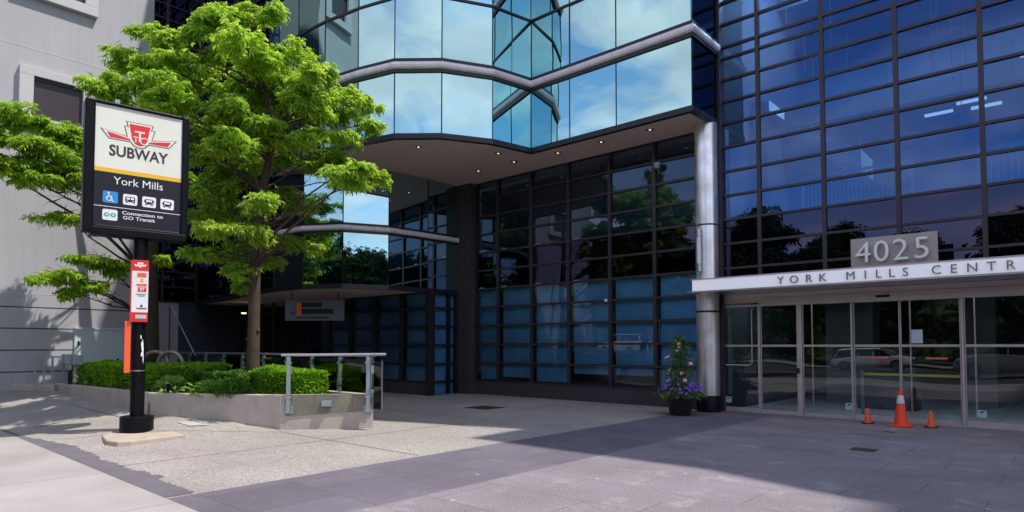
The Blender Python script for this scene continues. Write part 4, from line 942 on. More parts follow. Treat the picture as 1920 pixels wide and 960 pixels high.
# pebbles/wood chips on the soil
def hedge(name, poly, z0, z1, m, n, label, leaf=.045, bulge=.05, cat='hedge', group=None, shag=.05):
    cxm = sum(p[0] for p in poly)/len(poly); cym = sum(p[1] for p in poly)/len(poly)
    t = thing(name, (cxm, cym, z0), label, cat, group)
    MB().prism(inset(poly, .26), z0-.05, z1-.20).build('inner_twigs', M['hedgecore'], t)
    # sample leaves on sides and top
    k = len(poly); P_, D_ = [], []
    area_s = []; 
    for i in range(k):
        a, b2 = Vector(poly[i]), Vector(poly[(i+1)%k]); area_s.append((b2-a).length*(z1-z0))
    ar = abs(sum(poly[i][0]*poly[(i+1)%k][1]-poly[(i+1)%k][0]*poly[i][1] for i in range(k)))/2
    tot = sum(area_s)+ar
    sgn = 1 if sum(poly[i][0]*poly[(i+1)%k][1]-poly[(i+1)%k][0]*poly[i][1] for i in range(k)) > 0 else -1
    def inside(x, y):
        c = False; j = k-1
        for i in range(k):
            if ((poly[i][1] > y) != (poly[j][1] > y)) and x < (poly[j][0]-poly[i][0])*(y-poly[i][1])/(poly[j][1]-poly[i][1]+1e-9)+poly[i][0]: c = not c
            j = i
        return c
    for i in range(k):
        a, b2 = Vector(poly[i]), Vector(poly[(i+1)%k]); d = (b2-a).normalized(); nn = Vector((d.y, -d.x))*sgn
        for _ in range(int(n*area_s[i]/tot)):
            u = rng.uniform(0, 1); h = rng.uniform(0, 1)
            q = a.lerp(b2, u); bl = .16*noise.noise(Vector((q.x*1.7, q.y*1.7, h*1.6))) - .05
            rr = -rng.exponential(.045) + bl + (-.16*(max(0, h-.6)/.4)**2)
            P_.append((q.x+nn.x*rr, q.y+nn.y*rr, z0+(z1-z0)*h)); D_.append((nn.x, nn.y, .35))
    xs0, xs1 = min(p[0] for p in poly), max(p[0] for p in poly); ys0, ys1 = min(p[1] for p in poly), max(p[1] for p in poly)
    cnt = 0
    while cnt < int(n*ar/tot*1.2):
        x, y = rng.uniform(xs0, xs1), rng.uniform(ys0, ys1)
        if not inside(x, y): continue
        P_.append((x, y, z1 - rng.exponential(.03) + .10*noise.noise(Vector((x*1.7, y*1.7, 5))) + .03*noise.noise(Vector((x*7, y*7, 5))))); D_.append((0, 0, 1)); cnt += 1
    P_ = np.array(P_); D_ = np.array(D_, float) + rng.normal(size=(len(P_), 3))*.55; D_ /= np.linalg.norm(D_, axis=1)[:, None]
    L_ = leaf*rng.uniform(.7, 1.4, len(P_)); T_ = np.clip(rng.normal(.45, .25, len(P_)), 0, 1)
    leaves_object('foliage', P_, D_, L_, L_*.55, T_, m, t, droop=.1)
    return t
hedge('boxwood_hedge', [(-19.35, 4.75), (-16.6, 4.80), (-14.6, 5.05), (-14.35, 5.75), (-15.0, 6.9), (-16.2, 7.0), (-17.6, 6.0), (-19.3, 5.7)], .58, 1.15, M['hedge'], 30000, 'long clipped bright hedge at the left end of the planter, behind the sign post')
hedge('yew_hedge', [(-15.1, 5.75), (-13.35, 5.80), (-12.75, 6.15), (-13.2, 6.55), (-14.0, 7.0), (-15.0, 6.6)], .58, 1.02, M['hedged'], 15000, 'low darker hedge in the middle of the planter, left of the larger trunk')
hedge('boxwood_hedge', [(-13.1, 6.35), (-12.3, 6.28), (-11.55, 6.75), (-11.45, 7.25), (-12.1, 7.3), (-13.2, 7.2)], .58, 1.09, M['hedge'], 16000, 'clipped bright hedge block at the right end of the planter beside the steel railing')
def bush(name, c, r, h, m, n, label, leaf=.05, wid=.45, cat='shrub', up=.5, droop=.2):
    t = thing(name, c, label, cat)
    P_, D_ = [], []
    for _ in range(n):
        d = rng.normal(size=3); d[2] = abs(d[2]); d /= np.linalg.norm(d); rr = rng.uniform(.45, 1)**.5*(1+.15*noise.noise(Vector(d*3)))
        P_.append((c[0]+d[0]*r*rr, c[1]+d[1]*r*rr, c[2]+d[2]*h*rr)); D_.append(d+np.array([0, 0, up]))
    P_ = np.array(P_); D_ = np.array(D_)+rng.normal(size=(n, 3))*.4; D_ /= np.linalg.norm(D_, axis=1)[:, None]
    L_ = leaf*rng.uniform(.7, 1.3, n)
    leaves_object('foliage', P_, D_, L_, L_*wid, np.clip(rng.normal(.5, .25, n), 0, 1), m, t, droop=droop); return t
bush('juniper_shrub', (-12.65, 5.86, .60), .36, .34, M['hedged'], 2200, 'soft feathery low shrub nearest the planter rim, in front of the dark hedge', .07, .3)
bush('juniper_shrub', (-13.15, 5.55, .60), .30, .28, M['hedged'], 1600, 'small feathery shrub just left of the other low shrub at the rim', .07, .3)
bush('hosta_plant', (-14.15, 5.25, .60), .26, .32, M['hosta'], 170, 'pale broad-leaved hosta between the two hedges', .17, .6, 'plant', .3, .35)
pl_ = thing('path_light', (-13.75, 5.02, .6), 'short black path light on a stem among the planter leaves', 'garden light')
MB().tube([(-13.75, 5.02, .55), (-13.75, 5.02, .72)], .012, 8).build('stem', M['black'], pl_)
MB().lathe([(.03, .70), (.045, .72), (.045, .83), (.03, .85)], (-13.75, 5.02, 0), 14).build('head', M['black'], pl_, smooth=True)

# flowering plant in the pot
fp = thing('flowering_plant', (PX, PY, .48), 'flowering vine with pink blooms above a skirt of purple petunias in the black pot', 'plant')
b = MB()
for a in range(3): b.tube([(PX+.05*math.cos(a*2.1), PY+.05*math.sin(a*2.1), .45), (PX+.03*math.cos(a*2.1+1), PY+.03*math.sin(a*2.1+1), 1.1), (PX+.02, PY, 1.75)], [.012, .009, .004], 6)
b.build('stem', M['bark'], fp)
P_, D_ = [], []
for _ in range(1100):
    z = rng.uniform(.55, 1.84); a = rng.uniform(0, 6.283); r = (.20*(1-((z-.55)/1.5))+.09)*(1+.5*noise.noise(Vector((z*5, a, 0))))*rng.uniform(.2, 1.15)
    P_.append((PX+r*np.cos(a), PY+r*np.sin(a), z)); D_.append((np.cos(a), np.sin(a), .2))
for _ in range(2200):
    a = rng.uniform(0, 6.283); r = rng.uniform(.05, .50); P_.append((PX+r*np.cos(a)*1.1, PY+r*np.sin(a), .52+.22*rng.uniform(0, 1)*(1-r/.6)-.45*max(0, r-.30))); D_.append((np.cos(a), np.sin(a), .3))
P_ = np.array(P_); D_ = np.array(D_)+rng.normal(size=(len(P_), 3))*.5; D_ /= np.linalg.norm(D_, axis=1)[:, None]
leaves_object('foliage', P_, D_, .075*rng.uniform(.6, 1.3, len(P_)), .04*rng.uniform(.7, 1.2, len(P_)), np.clip(rng.normal(.5, .3, len(P_)), 0, 1), M['flowerleaf'], fp)
def blossoms(name, pts, r, m):
    for p in pts:
        b = MB()
        p = Vector(p); nr = Vector((p.x-PX, p.y-PY-.25, .35)).normalized(); t1 = nr.orthogonal().normalized(); t2 = nr.cross(t1); ph = random.random()*6
        vs = [p - nr*r*.35]
        for k in range(10):
            a = ph+k*2*math.pi/10; rr = r*(1 if k % 2 == 0 else .62); vs.append(p + (t1*math.cos(a)+t2*math.sin(a))*rr + nr*r*.1)
        b.add(vs, [(0, 1+k, 1+(k+1) % 10) for k in range(10)]); b.build(name, m, fp)
R_ = lambda a, b_: random.uniform(a, b_)
px_ = [(.05, -.12, 1.66), (.04, -.1, 1.58), (.02, -.14, 1.50), (-.22, -.1, 1.36), (-.30, -.08, 1.34), (.30, -.05, 1.20), (-.18, -.14, 1.05), (-.2, -.12, 1.0), (.13, -.16, .98), (.20, -.14, .82), (-.22, -.12, .80), (.24, -.15, .62), (.10, .15, 1.2), (-.1, .15, 1.4)]
blossoms('pink_flower', [(PX+x, PY+y, z) for x, y, z in px_], .056, M['pinkf'])
pp_ = []
for _ in range(98):
    a = R_(0, 6.283); r = R_(.24, .52); pp_.append((PX+r*math.cos(a)*1.12, PY+r*math.sin(a), .68-.60*max(0, r-.30)+R_(-.12, .10)))
blossoms('purple_petunia', pp_, .042, M['purplef'])
blossoms('coral_flower', [(PX-.14+R_(-.12, .12), PY-.27, .53+R_(-.04, .05)) for _ in range(6)], .035, M['coralf'])

# ------------------------------------------------------------------ railings
def rail_post(parent, x, y, z0, z1, dirx, diry, w=.035, d_=.07, name='post'):
    b = MB(); n2 = (-diry, dirx)
    for s in (-1, 1):
        b.obox((x+n2[0]*.022*s, y+n2[1]*.022*s, z0), (x+n2[0]*.022*s, y+n2[1]*.022*s, z1-.03), .012, d_, up=(dirx, diry, 0))
    b.obox((x, y, z1-.06), (x, y, z1-.01), .03, .05, up=(dirx, diry, 0))
    return b.build(name, M['galv'], parent)
nr1 = thing('end_railing', (A_[0], A_[1], .6), 'short steel handrail on two posts bolted to the stained end of the planter', 'railing', 'steel and glass railings round the planter')
e0 = Vector(A_) + dv*.16 + nrm_e*.05; e1 = Vector(D2) - dv*.10 + nrm_e*.05
ra = e0 - dv*.14; rb2 = e1 + dv*.34
MB().tube([(ra.x, ra.y, 1.43), (rb2.x, rb2.y, 1.44)], .027, 12).build('handrail', M['steel'], nr1, smooth=True)
for q in (e0, e1):
    po = rail_post(nr1, q.x, q.y, .32, 1.42, dv.x, dv.y)
    mq = frame((q.x, q.y, 0), (dv.x, dv.y, 0), (0,0,1), (nrm_e.x, nrm_e.y, 0))
    bb = MB(); bb.box(-.08, .08, .30, .45, -.045, -.03, mtx=mq)
    for sx in (-.055, .055):
        for sz in (.33, .42): bb.box(sx-.012, sx+.012, sz-.012, sz+.012, -.03, -.012, mtx=mq)
    bb.build('base_bracket', M['galv'], po)
    cb2 = MB()
    for sz in (.62, 1.28): cb2.box(-.06, .06, sz-.02, sz+.02, -.03, .03, mtx=mq)
    cb2.build('glass_clamp', M['steel'], po)
rr = thing('rear_railing', (-15, 7.98, .6), 'long steel and clear glass railing running along the back of the planter behind both trees', 'railing', 'steel and glass railings round the planter')
YR = 7.47
MB().tube([(-19.6, YR, 1.41), (-10.2, YR, 1.42)], .027, 10).build('handrail', M['steel'], rr, smooth=True)
xs_p = [-10.32 - 1.075*i for i in range(9)]
for i, x in enumerate(xs_p):
    po = rail_post(rr, x, YR, .62, 1.40, 1, 0, d_=.06)
    cb2 = MB()
    for sz in (.80, 1.26): cb2.box(x-.07, x+.07, YR-.045, YR-.015, sz-.018, sz+.018)
    cb2.build('glass_clamp', M['steel'], po)
    if i < 8: MB().box(x-1.075+.06, x-.06, YR-.045, YR-.035, .68, 1.34).build('glass_panel', M['rail_glass'], rr)
MB().box(-10.26, -9.92, YR-.045, YR-.035, .40, 1.32).build('glass_panel', M['rail_glass'], rr)
ge = MB(); ge.box(-9.93, -9.915, YR-.05, YR-.03, .40, 1.32); ge.build('panel_edge', M['steel'], rr)
sr = thing('side_railing', (-19.6, 4.5, .6), 'small grey railing with upright bars at the far left end of the planter', 'railing', 'steel and glass railings round the planter')
MB().tube([(-19.72, 4.00, 1.33), (-18.95, 4.62, 1.33)], .02, 8).build('handrail', M['galv'], sr, smooth=True)
for t in (0.03, .28, .5, .8):
    x, y = -19.72+t*.77, 4.00+t*.62; MB().obox((x, y, .5), (x, y, 1.32), .045, .04).build('post', M['galv'], sr)
tag(MB().prism([(-20.0, 3.62), (-19.1, 4.30), (-19.3, 4.5), (-20.0, 3.95)], .45, .64).build('low_kerb_wall', M['concrete'], bevel=.01), 'short low concrete kerb wall between the planter and the grey building', 'kerb wall')
ctl = thing('control_box', (-18.7, 4.55, .6), 'grey metal control box on a dark stem at the left end of the hedge', 'control box')
MB().obox((-18.62, 4.52, .62), (-18.62, 4.52, 1.15), .10, .08).build('stem', M['blackm'], ctl)
MB().box(-18.85, -18.55, 4.38, 4.62, 1.18, 1.40).build('housing', M['galv'], ctl, bevel=.01)
MB().box(-18.54, -18.36, 4.52, 4.72, 1.14, 1.38).build('side_housing', M['galv'], ctl, bevel=.01)
MB().lathe([(.05, 1.0), (.07, 1.03), (.07, 1.12), (.04, 1.16)], (-18.62, 4.52, 0), 12).build('valve_collar', M['brass'], ctl, smooth=True)
pipe = thing('pipe_loops', (-17.6, 6.2, .6), 'two arched weathered metal pipe loops rising just behind the left hedge', 'pipe')
for k, (dx_, s_) in enumerate(((0, 1.0), (.42, .95))):
    pts = [(-17.75+dx_ + .36*s_*math.cos(a)*.75, 6.15+dx_*.5+.36*s_*math.cos(a)*.6, 1.12+.33*math.sin(a)) for a in [math.pi*(1-i/14) for i in range(15)]]
    pts = [(pts[0][0], pts[0][1], .6)] + pts + [(pts[-1][0], pts[-1][1], .6)]
    MB().tube(pts, .055, 12).build('pipe_arch', M['brass'], pipe, smooth=True)
shr = thing('stair_handrail', (-19.2, 8.6, 1.4), 'thin diagonal steel handrail dropping behind the planter under the dark canopy', 'handrail')
MB().tube([(-22.2, 8.1, 2.93), (-21.4, 8.55, 1.40), (-21.2, 8.7, 1.0)], .022, 8).build('rail', M['steel'], shr, smooth=True)
MB().tube([(-21.2, 8.7, 1.0), (-21.2, 8.7, 0)], .02, 8).tube([(-22.2, 8.1, 2.93), (-22.2, 8.1, 0)], .02, 8).build('post', M['brick'], shr, smooth=True)

# hanging sign panel under the lower canopy
ps = thing('hanging_panel_sign', (-17, 10.2, 2.3), 'pale rectangular sign panel with dark bars and an orange block under the lower soffit', 'sign')
pa, pb_ = Vector((-19.1, 10.45, 0)), Vector((-17.68, 11.72, 0)); pd = (pb_-pa).normalized(); pn = Vector((pd.y, -pd.x, 0)); Lp = (pb_-pa).length
pm = frame((pa.x, pa.y, 0), pd, (0,0,1), pn)
MB().box(0, Lp, 2.42, 3.10, -.03, 0, mtx=pm).build('panel', M['intmid'], ps, bevel=.004)
MB().box(Lp*.20, Lp*.27, 2.60, 3.0, .002, .006, mtx=pm).build('orange_block', M['orange'], ps)
MB().box(Lp*.28, Lp*.62, 2.86, 3.0, .002, .006, mtx=pm).box(Lp*.28, Lp*.82, 2.64, 2.80, .002, .006, mtx=pm).box(Lp*.10, Lp*.16, 2.64, 2.69, .002, .006, mtx=pm).box(Lp*.2, Lp*.74, 2.50, 2.535, .002, .006, mtx=pm).build('dark_bars', M['blackm'], ps)
for u_ in (.2, Lp-.2): MB().obox(tuple(pm @ Vector((u_, 3.08, -.02))), tuple(pm @ Vector((u_, 3.4, -.02))), .02, .02).build('hanger', M['fascia'], ps)

# ------------------------------------------------------------------ left grey building
gbld = thing('grey_stucco_building', (-22, 4, 0), 'pale grey stucco building with framed windows along the left edge of the picture', 'building')
XW = -20.0
wb = MB(); wb.box(-27.0, XW, 1.7, 6.25, -.3, 18)
wb.build('wall', M['stucco'], gbld)
MB().prism([(-27, 6.25), (XW, 6.25), (XW-.0, 6.30), (XW-.16, 6.75), (-27, 6.75)], -.3, 18).build('end_return', M['stucco'], gbld)
gr = MB()
for z in (.95, 1.50, 2.05, 2.59): gr.box(XW-.02, XW+.0015, 1.7, 6.24, z-.016, z+.016)
gr.build('joint_groove', M['groove'], gbld)
for z in (2.94, 9.28): MB().box(XW-.01, XW+.004, 1.7, 6.24, z-.012, z+.012).build('control_joint', M['stuccow'], gbld)
def gwin(y0, y1, z0, z1, t=.16):
    f = MB(); X0, X1 = XW+.002, XW+.15
    f.box(X0, X1, y0, y1, z0, z0+.26).box(X0, X1, y0, y1, z1-.22, z1).box(X0, X1, y0, y0+.30, z0+.26, z1-.22).box(X0, X1, y1-.30, y1, z0+.26, z1-.22)
    fo = f.build('window', M['stuccow'], gbld, bevel=.008)
    MB().box(XW+.01, XW+.03, y0+.30, y1-.30, z0+.26, z1-.22).build('pane', M['screen'], fo)
    MB().box(XW+.028, XW+.06, y0+.30, y1-.30, z1-.30, z1-.22).box(XW+.028, XW+.06, y0+.30, y0+.34, z0+.26, z1-.30).build('inner_frame', M['mullion'], fo)
gwin(3.56, 5.25, 7.22, 8.76); gwin(3.4, 5.25, 10.60, 12.4); gwin(3.56, 5.25, 14.2, 15.8)
ud = MB(); ud.box(XW+.001, XW+.05, 4.92, 4.98, .5, 2.10).box(XW+.001, XW+.05, 6.08, 6.14, .5, 2.10).box(XW+.001, XW+.05, 4.98, 6.08, 2.04, 2.10)
udo = ud.build('utility_door', M['whitedoor'], gbld)
MB().box(XW+.002, XW+.03, 4.985, 6.075, .5, 2.035).build('door_leaf', M['whitedoor'], udo)
MB().box(XW+.03, XW+.06, 5.0, 5.03, 1.62, 1.74).build('hinge', M['blackm'], udo); MB().box(XW+.03, XW+.06, 5.93, 5.98, 1.20, 1.26).build('handle', M['blackm'], udo)

# ------------------------------------------------------------------ subway sign
sg = thing('subway_sign', (-12.56, 4.07, 0), 'tall black illuminated subway station sign on a post with a cream and charcoal face', 'sign')
SX, SY = -12.56, 4.07; du = Vector((.148, .989, 0)).normalized(); nf = Vector((.989, -.148, 0)).normalized()
ms = frame((SX, SY, 0), du, (0,0,1), nf)      # local: x = along face, y = up, z = out of face
gz0 = gz(SX, SY)
MB().prism([(SX+.285*math.cos(a)*(1.0), SY+.265*math.sin(a)) for a in [2*math.pi*i/28 for i in range(28)]], .07, .36).build('base_collar', M['black'], sg, bevel=.012)
MB().lathe([(.115, .36), (.115, 3.56)], (SX, SY, 0), 28).build('post', M['black'], sg, smooth=True)
MB().lathe([(.117, 1.155), (.117, 1.175)], (SX, SY, 0), 28).build('post_band', M['steel'], sg, smooth=True)
cbx = MB(); prof = []
u0, u1, zz0, zz1, th = -.90, .73, 3.54, 5.86, .15
def rrect(x0, x1, y0, y1, r, k=5):
    pts = []
    for cx_, cy_, a0 in ((x1-r, y1-r, 0), (x0+r, y1-r, 90), (x0+r, y0+r, 180), (x1-r, y0+r, 270)):
        for i in range(k+1):
            a = R(a0+90*i/k); pts.append((cx_+r*math.cos(a), cy_+r*math.sin(a)))
    return pts
def plate(mb, pts, z0, z1, mi=0):
    return mb.prism(pts, z0, z1, mi, mtx=ms)
# cabinet: frame ring with a rounded left and right side, tray along the bottom
cb3 = MB(); cb3.box(u0+.02, u1-.02, zz0+.10, zz1-.02, -th+.01, th-.045, mtx=ms); cb3.build('cabinet', M['black'], sg)
fr = MB(); fr.box(u0, -.745, zz0+.02, zz1, -th, th, mtx=ms).box(.61, u1, zz0+.02, zz1, -th, th, mtx=ms).box(-.745, .61, 5.80, zz1, -th, th, mtx=ms).box(-.745, .61, zz0+.10, 3.70, -th, th-.01, mtx=ms)
fr.build('cabinet_frame', M['black'], sg, bevel=.025)
MB().box(u0+.12, u1-.03, zz0-.02, zz0+.115, -th-.02, th+.02, mtx=ms).build('bottom_tray', M['black'], sg, bevel=.015)
MB().box(-.45, -.38, zz1, zz1+.10, -.03, .03, mtx=ms).build('lifting_lug', M['galv'], sg)
zf = th-.045
face = MB().box(-.745, .61, 4.70, 5.80, zf, zf+.01, mtx=ms).build('cream_face', M['cream'], sg)
MB().box(-.745, .61, 4.625, 4.70, zf+.001, zf+.0125, mtx=ms).build('yellow_stripe', M['yellow'], sg)
dface = MB().box(-.745, .61, 3.70, 4.625, zf, zf+.010, mtx=ms).build('charcoal_face', M['charcoal'], sg)
MB().box(-.745, .61, 4.018, 4.028, zf+.010, zf+.0125, mtx=ms).build('divider_line', M['white'], sg)
def tx(s, u, z, size, m, width=None, bold=0, name='lettering', lift=.013, par=sg, align='CENTER', ext=.0015):
    return text_mesh(s, size, ext, m, name, ms @ Matrix.Translation((u, z, zf+lift)), par, width=width, bold=bold, align=align)
UC = -.075
tx('SUBWAY', UC, 4.93, .265, M['outline'], width=.92, bold=.006)
tx('York Mills', UC, 4.43, .19, M['white'], width=.77)
tx('Connection to', .0, 3.915, .085, M['white'], width=.64, bold=.001); tx('GO Transit', -.055, 3.83, .085, M['white'], width=.50, bold=.001)
def shape(pts, m, lift, name='emblem', th_=.002):
    return MB().prism([(UC+x, 5.27+y) for x, y in pts], zf+lift, zf+lift+th_, mtx=ms).build(name, m, sg)
# winged emblem: grey outline, cream gap, red core
wing = [(-.60, .11), (-.20, .04), (-.245, .26-.035), (-.19, .215), (-.215, .31), (.215, .31), (.19, .215), (.245, .225), (.20, .04), (.60, .11), (.47, -.055), (.15, -.055), (.09, -.12), (.0, -.15), (-.09, -.12), (-.15, -.055), (-.47, -.055)]
shape(wing, M['outline'], .011, 'emblem_outline')
shape([(-.575, .10), (-.185, .025), (-.228, .215), (-.172, .20), (-.198, .298), (.198, .298), (.172, .20), (.228, .215), (.185, .025), (.575, .10), (.462, -.045), (.14, -.045), (.08, -.11), (.0, -.138), (-.08, -.11), (-.14, -.045), (-.462, -.045)], M['cream'], .014, 'emblem_gap')
shape([(-.50, .065), (-.155, .0), (-.135, -.028), (-.45, -.028)], M['red'], .017, 'emblem_wing'); shape([(.50, .065), (.155, .0), (.135, -.028), (.45, -.028)], M['red'], .017, 'emblem_wing')
shape([(-.165, .27), (.165, .27), (.118, .0), (.07, -.075), (.0, -.105), (-.07, -.075), (-.118, .0)], M['red'], .017, 'emblem_shield')
tx('T', UC, 5.245, .27, M['cream'], bold=.002, lift=.021, name='monogram_letter'); tx('T', UC-.062, 5.225, .15, M['cream'], lift=.021, name='monogram_letter'); tx('C', UC+.058, 5.20, .19, M['cream'], lift=.021, name='monogram_letter')
def icon(u, z, w, h, m): return MB().prism(rrect(u-w/2, u+w/2, z-h/2, z+h/2, .03), zf+.010, zf+.013, mtx=ms).build('icon_tile', m, sg)
icon(-.50, 4.19, .225, .205, M['blue'])
for u in (-.20, .095, .385): icon(u, 4.185, .22, .19, M['white'])
icon(-.50, 3.88, .225, .19, M['white'])
def ib_(mb, x0, x1, y0, y1, l0=.0135, l1=.015): mb.box(x0, x1, y0, y1, zf+l0, zf+l1, mtx=ms)
w_ = MB()   # wheelchair symbol
w_.prism([(-.52+.045*math.cos(a)-(0), 4.165+.045*math.sin(a)) for a in [2*math.pi*i/20 for i in range(20)]], zf+.0135, zf+.0150, mtx=ms)
ib_(w_, -.535, -.515, 4.17, 4.24); ib_(w_, -.525, -.475, 4.20, 4.212); ib_(w_, -.53, -.475, 4.165, 4.18); ib_(w_, -.483, -.468, 4.12, 4.18); ib_(w_, -.47, -.44, 4.115, 4.13)
w_.prism([(-.527+.016*math.cos(a), 4.262+.016*math.sin(a)) for a in [2*math.pi*i/12 for i in range(12)]], zf+.0135, zf+.0150, mtx=ms)
w_.build('wheelchair_symbol', M['white'], sg)
MB().prism([(-.52+.028*math.cos(a), 4.163+.028*math.sin(a)) for a in [2*math.pi*i/16 for i in range(16)]], zf+.0152, zf+.0165, mtx=ms).build('wheelchair_wheel', M['blue'], sg)
for i, u in enumerate((-.20, .095, .385)):
    q = MB(); w2 = .075 if i == 0 else .065
    q.prism(rrect(u-w2, u+w2, 4.145, 4.235, .015, 3), zf+.0135, zf+.0150, mtx=ms); ib_(q, u-w2+.01, u-w2+.03, 4.125, 4.15); ib_(q, u+w2-.03, u+w2-.01, 4.125, 4.15)
    if i: ib_(q, u-w2-.012, u-w2, 4.18, 4.215); ib_(q, u+w2, u+w2+.012, 4.18, 4.215)
    q.build('vehicle_symbol', M['charcoal'], sg)
    q = MB()
    if i == 0: ib_(q, u-.058, u-.008, 4.185, 4.222, .0152, .0165); ib_(q, u+.008, u+.058, 4.185, 4.222, .0152, .0165)
    else: ib_(q, u-.048, u+.048, 4.187, 4.222, .0152, .0165)
    ib_(q, u-.055, u-.038, 4.155, 4.168, .0152, .0165); ib_(q, u+.038, u+.055, 4.155, 4.168, .0152, .0165)
    q.build('vehicle_windows', M['white'], sg)
q = MB()
for uu in (-.548, -.452): q.prism([(uu+.044*math.cos(a), 3.88+.036*math.sin(a)) for a in [2*math.pi*i/18 for i in range(18)]], zf+.0135, zf+.0150, mtx=ms)
q.build('transit_symbol', M['green'], sg)
q = MB()
for uu in (-.548, -.452): q.prism([(uu+.018*math.cos(a), 3.88+.014*math.sin(a)) for a in [2*math.pi*i/14 for i in range(14)]], zf+.0152, zf+.0165, mtx=ms)
ib_(q, -.548, -.515, 3.877, 3.885, .0152, .0165); q.build('transit_symbol_counter', M['white'], sg)
# peeled sticker and bits on the post
def curved_patch(pts, r, m, name, par):
    b = MB(); n = len(pts); vs = [(SX+r*math.cos(a), SY+r*math.sin(a), z) for a, z in pts]; c = (sum(p[0] for p in pts)/n, sum(p[1] for p in pts)/n)
    vs.append((SX+r*math.cos(c[0]), SY+r*math.sin(c[0]), c[1])); b.add(vs, [(i, (i+1) % n, n) for i in range(n)]); return b.build(name, m, par)
A0 = math.atan2(-SY, -SX)      # towards the camera
rs_ = random.Random(3)
for (ca, cz, ra_, rz_) in ((A0+.55, 1.62, .22, .12), (A0+.62, 1.50, .16, .13), (A0+.70, 1.38, .10, .10), (A0+.30, 1.76, .12, .05), (A0+.42, 1.45, .12, .05)):
    curved_patch([(ca+ra_*math.cos(t)*rs_.uniform(.5, 1), cz+rz_*math.sin(t)*rs_.uniform(.5, 1)) for t in [2*math.pi*i/12 for i in range(12)]], .1175, M['white'], 'peeled_sticker', sg)
# concrete pad
pad = MB(); pp2 = [(-11.46, 3.44), (-11.40, 3.62), (-11.55, 4.50), (-13.35, 4.62), (-13.45, 4.2), (-12.45, 3.50), (-11.75, 3.36)]
vs = []; k = len(pp2)
pad.prism(pp2, -.05, .085); tag(pad.build('sign_footing', M['slabc'], bevel=.02), 'sandy concrete slab with a chipped corner under the subway sign post', 'footing')

# bus stop flag on the same post
bs = thing('bus_stop_sign', (SX, SY, 2.6), 'narrow red and white bus stop flag with route numbers fixed to the sign post', 'bus stop sign')
cd = Vector((0-SX, 0-SY, 0)).normalized(); fdir = Vector((cd.x, cd.y, 0)); rgt = Vector((-fdir.y, fdir.x, 0)); fo_ = Vector((SX, SY, 0)) + fdir*.135
# flag right vector as seen from the camera
if rgt.dot(Vector((.747, .665, 0))) < 0: rgt = -rgt
mf = frame((fo_.x, fo_.y, 0), rgt, (0,0,1), fdir if rgt.cross(Vector((0,0,1))).dot(fdir) > 0 else -rgt.cross(Vector((0,0,1)))*-1)
def fb_(x0, x1, z0, z1, d0, d1, m, name, par=bs): return MB().box(x0, x1, z0, z1, d0, d1, mtx=mf).build(name, m, par)
pl2 = fb_(-.125, .13, 2.03, 3.13, -.012, 0, M['white'], 'plate')
fb_(-.125, .13, 2.94, 3.13, .001, .004, M['red'], 'red_top'); fb_(-.125, .13, 2.03, 2.20, .001, .004, M['red'], 'red_foot')
fb_(-.145, -.128, 2.02, 3.12, -.02, .012, M['red'], 'edge_strip')
def ft(s, x, z, size, m, width=None, bold=0): return text_mesh(s, size, .0008, m, 'lettering', mf @ Matrix.Translation((x, z, .0062)), bs, width=width, bold=bold)
MB().prism([(-.10, 3.055), (-.045, 3.04), (-.045, 3.085), (.045, 3.085), (.045, 3.04), (.10, 3.055), (.075, 3.015), (.03, 3.015), (0, 2.99), (-.03, 3.015), (-.075, 3.015)], .0045, .0055, mtx=mf).build('small_emblem', M['white'], bs)
ft('TTC', 0, 3.03, .045, M['red'], width=.06)
fb_(-.04, .10, 2.83, 2.90, .001, .005, M['orange'], 'route_tile'); fb_(.012, .05, 2.745, 2.80, .001, .005, M['yellow'], 'route_tile')
fb_(-.05, .105, 2.67, 2.705, .001, .005, M['orange'], 'route_tile'); fb_(-.03, .10, 2.57, 2.645, .001, .005, M['red'], 'route_tile')
ft('97', .035, 2.582, .075, M['white'], bold=.002)
fb_(-.06, .10, 2.52, 2.526, .001, .005, M['outline'], 'fine_print'); fb_(-.03, .08, 2.49, 2.496, .001, .005, M['outline'], 'fine_print')
fb_(-.045, .11, 2.262, 2.276, .001, .005, M['outline'], 'fine_print')
MB().prism([(.03+.018*math.cos(a), 2.315+.022*math.sin(a)) for a in [2*math.pi*i/14 for i in range(14)]], .001, .005, mtx=mf).build('round_symbol', M['outline'], bs)
fb_(-.06, .11, 2.09, 2.155, .0045, .006, M['sticker'], 'blue_sticker')
ob = tag(MB().box(-.215, -.125, 1.13, 2.04, -.06, -.02, mtx=mf).build('orange_board', M['orange'], bevel=.004), 'narrow faded orange board strapped edge-on to the sign post under the bus stop flag', 'board')

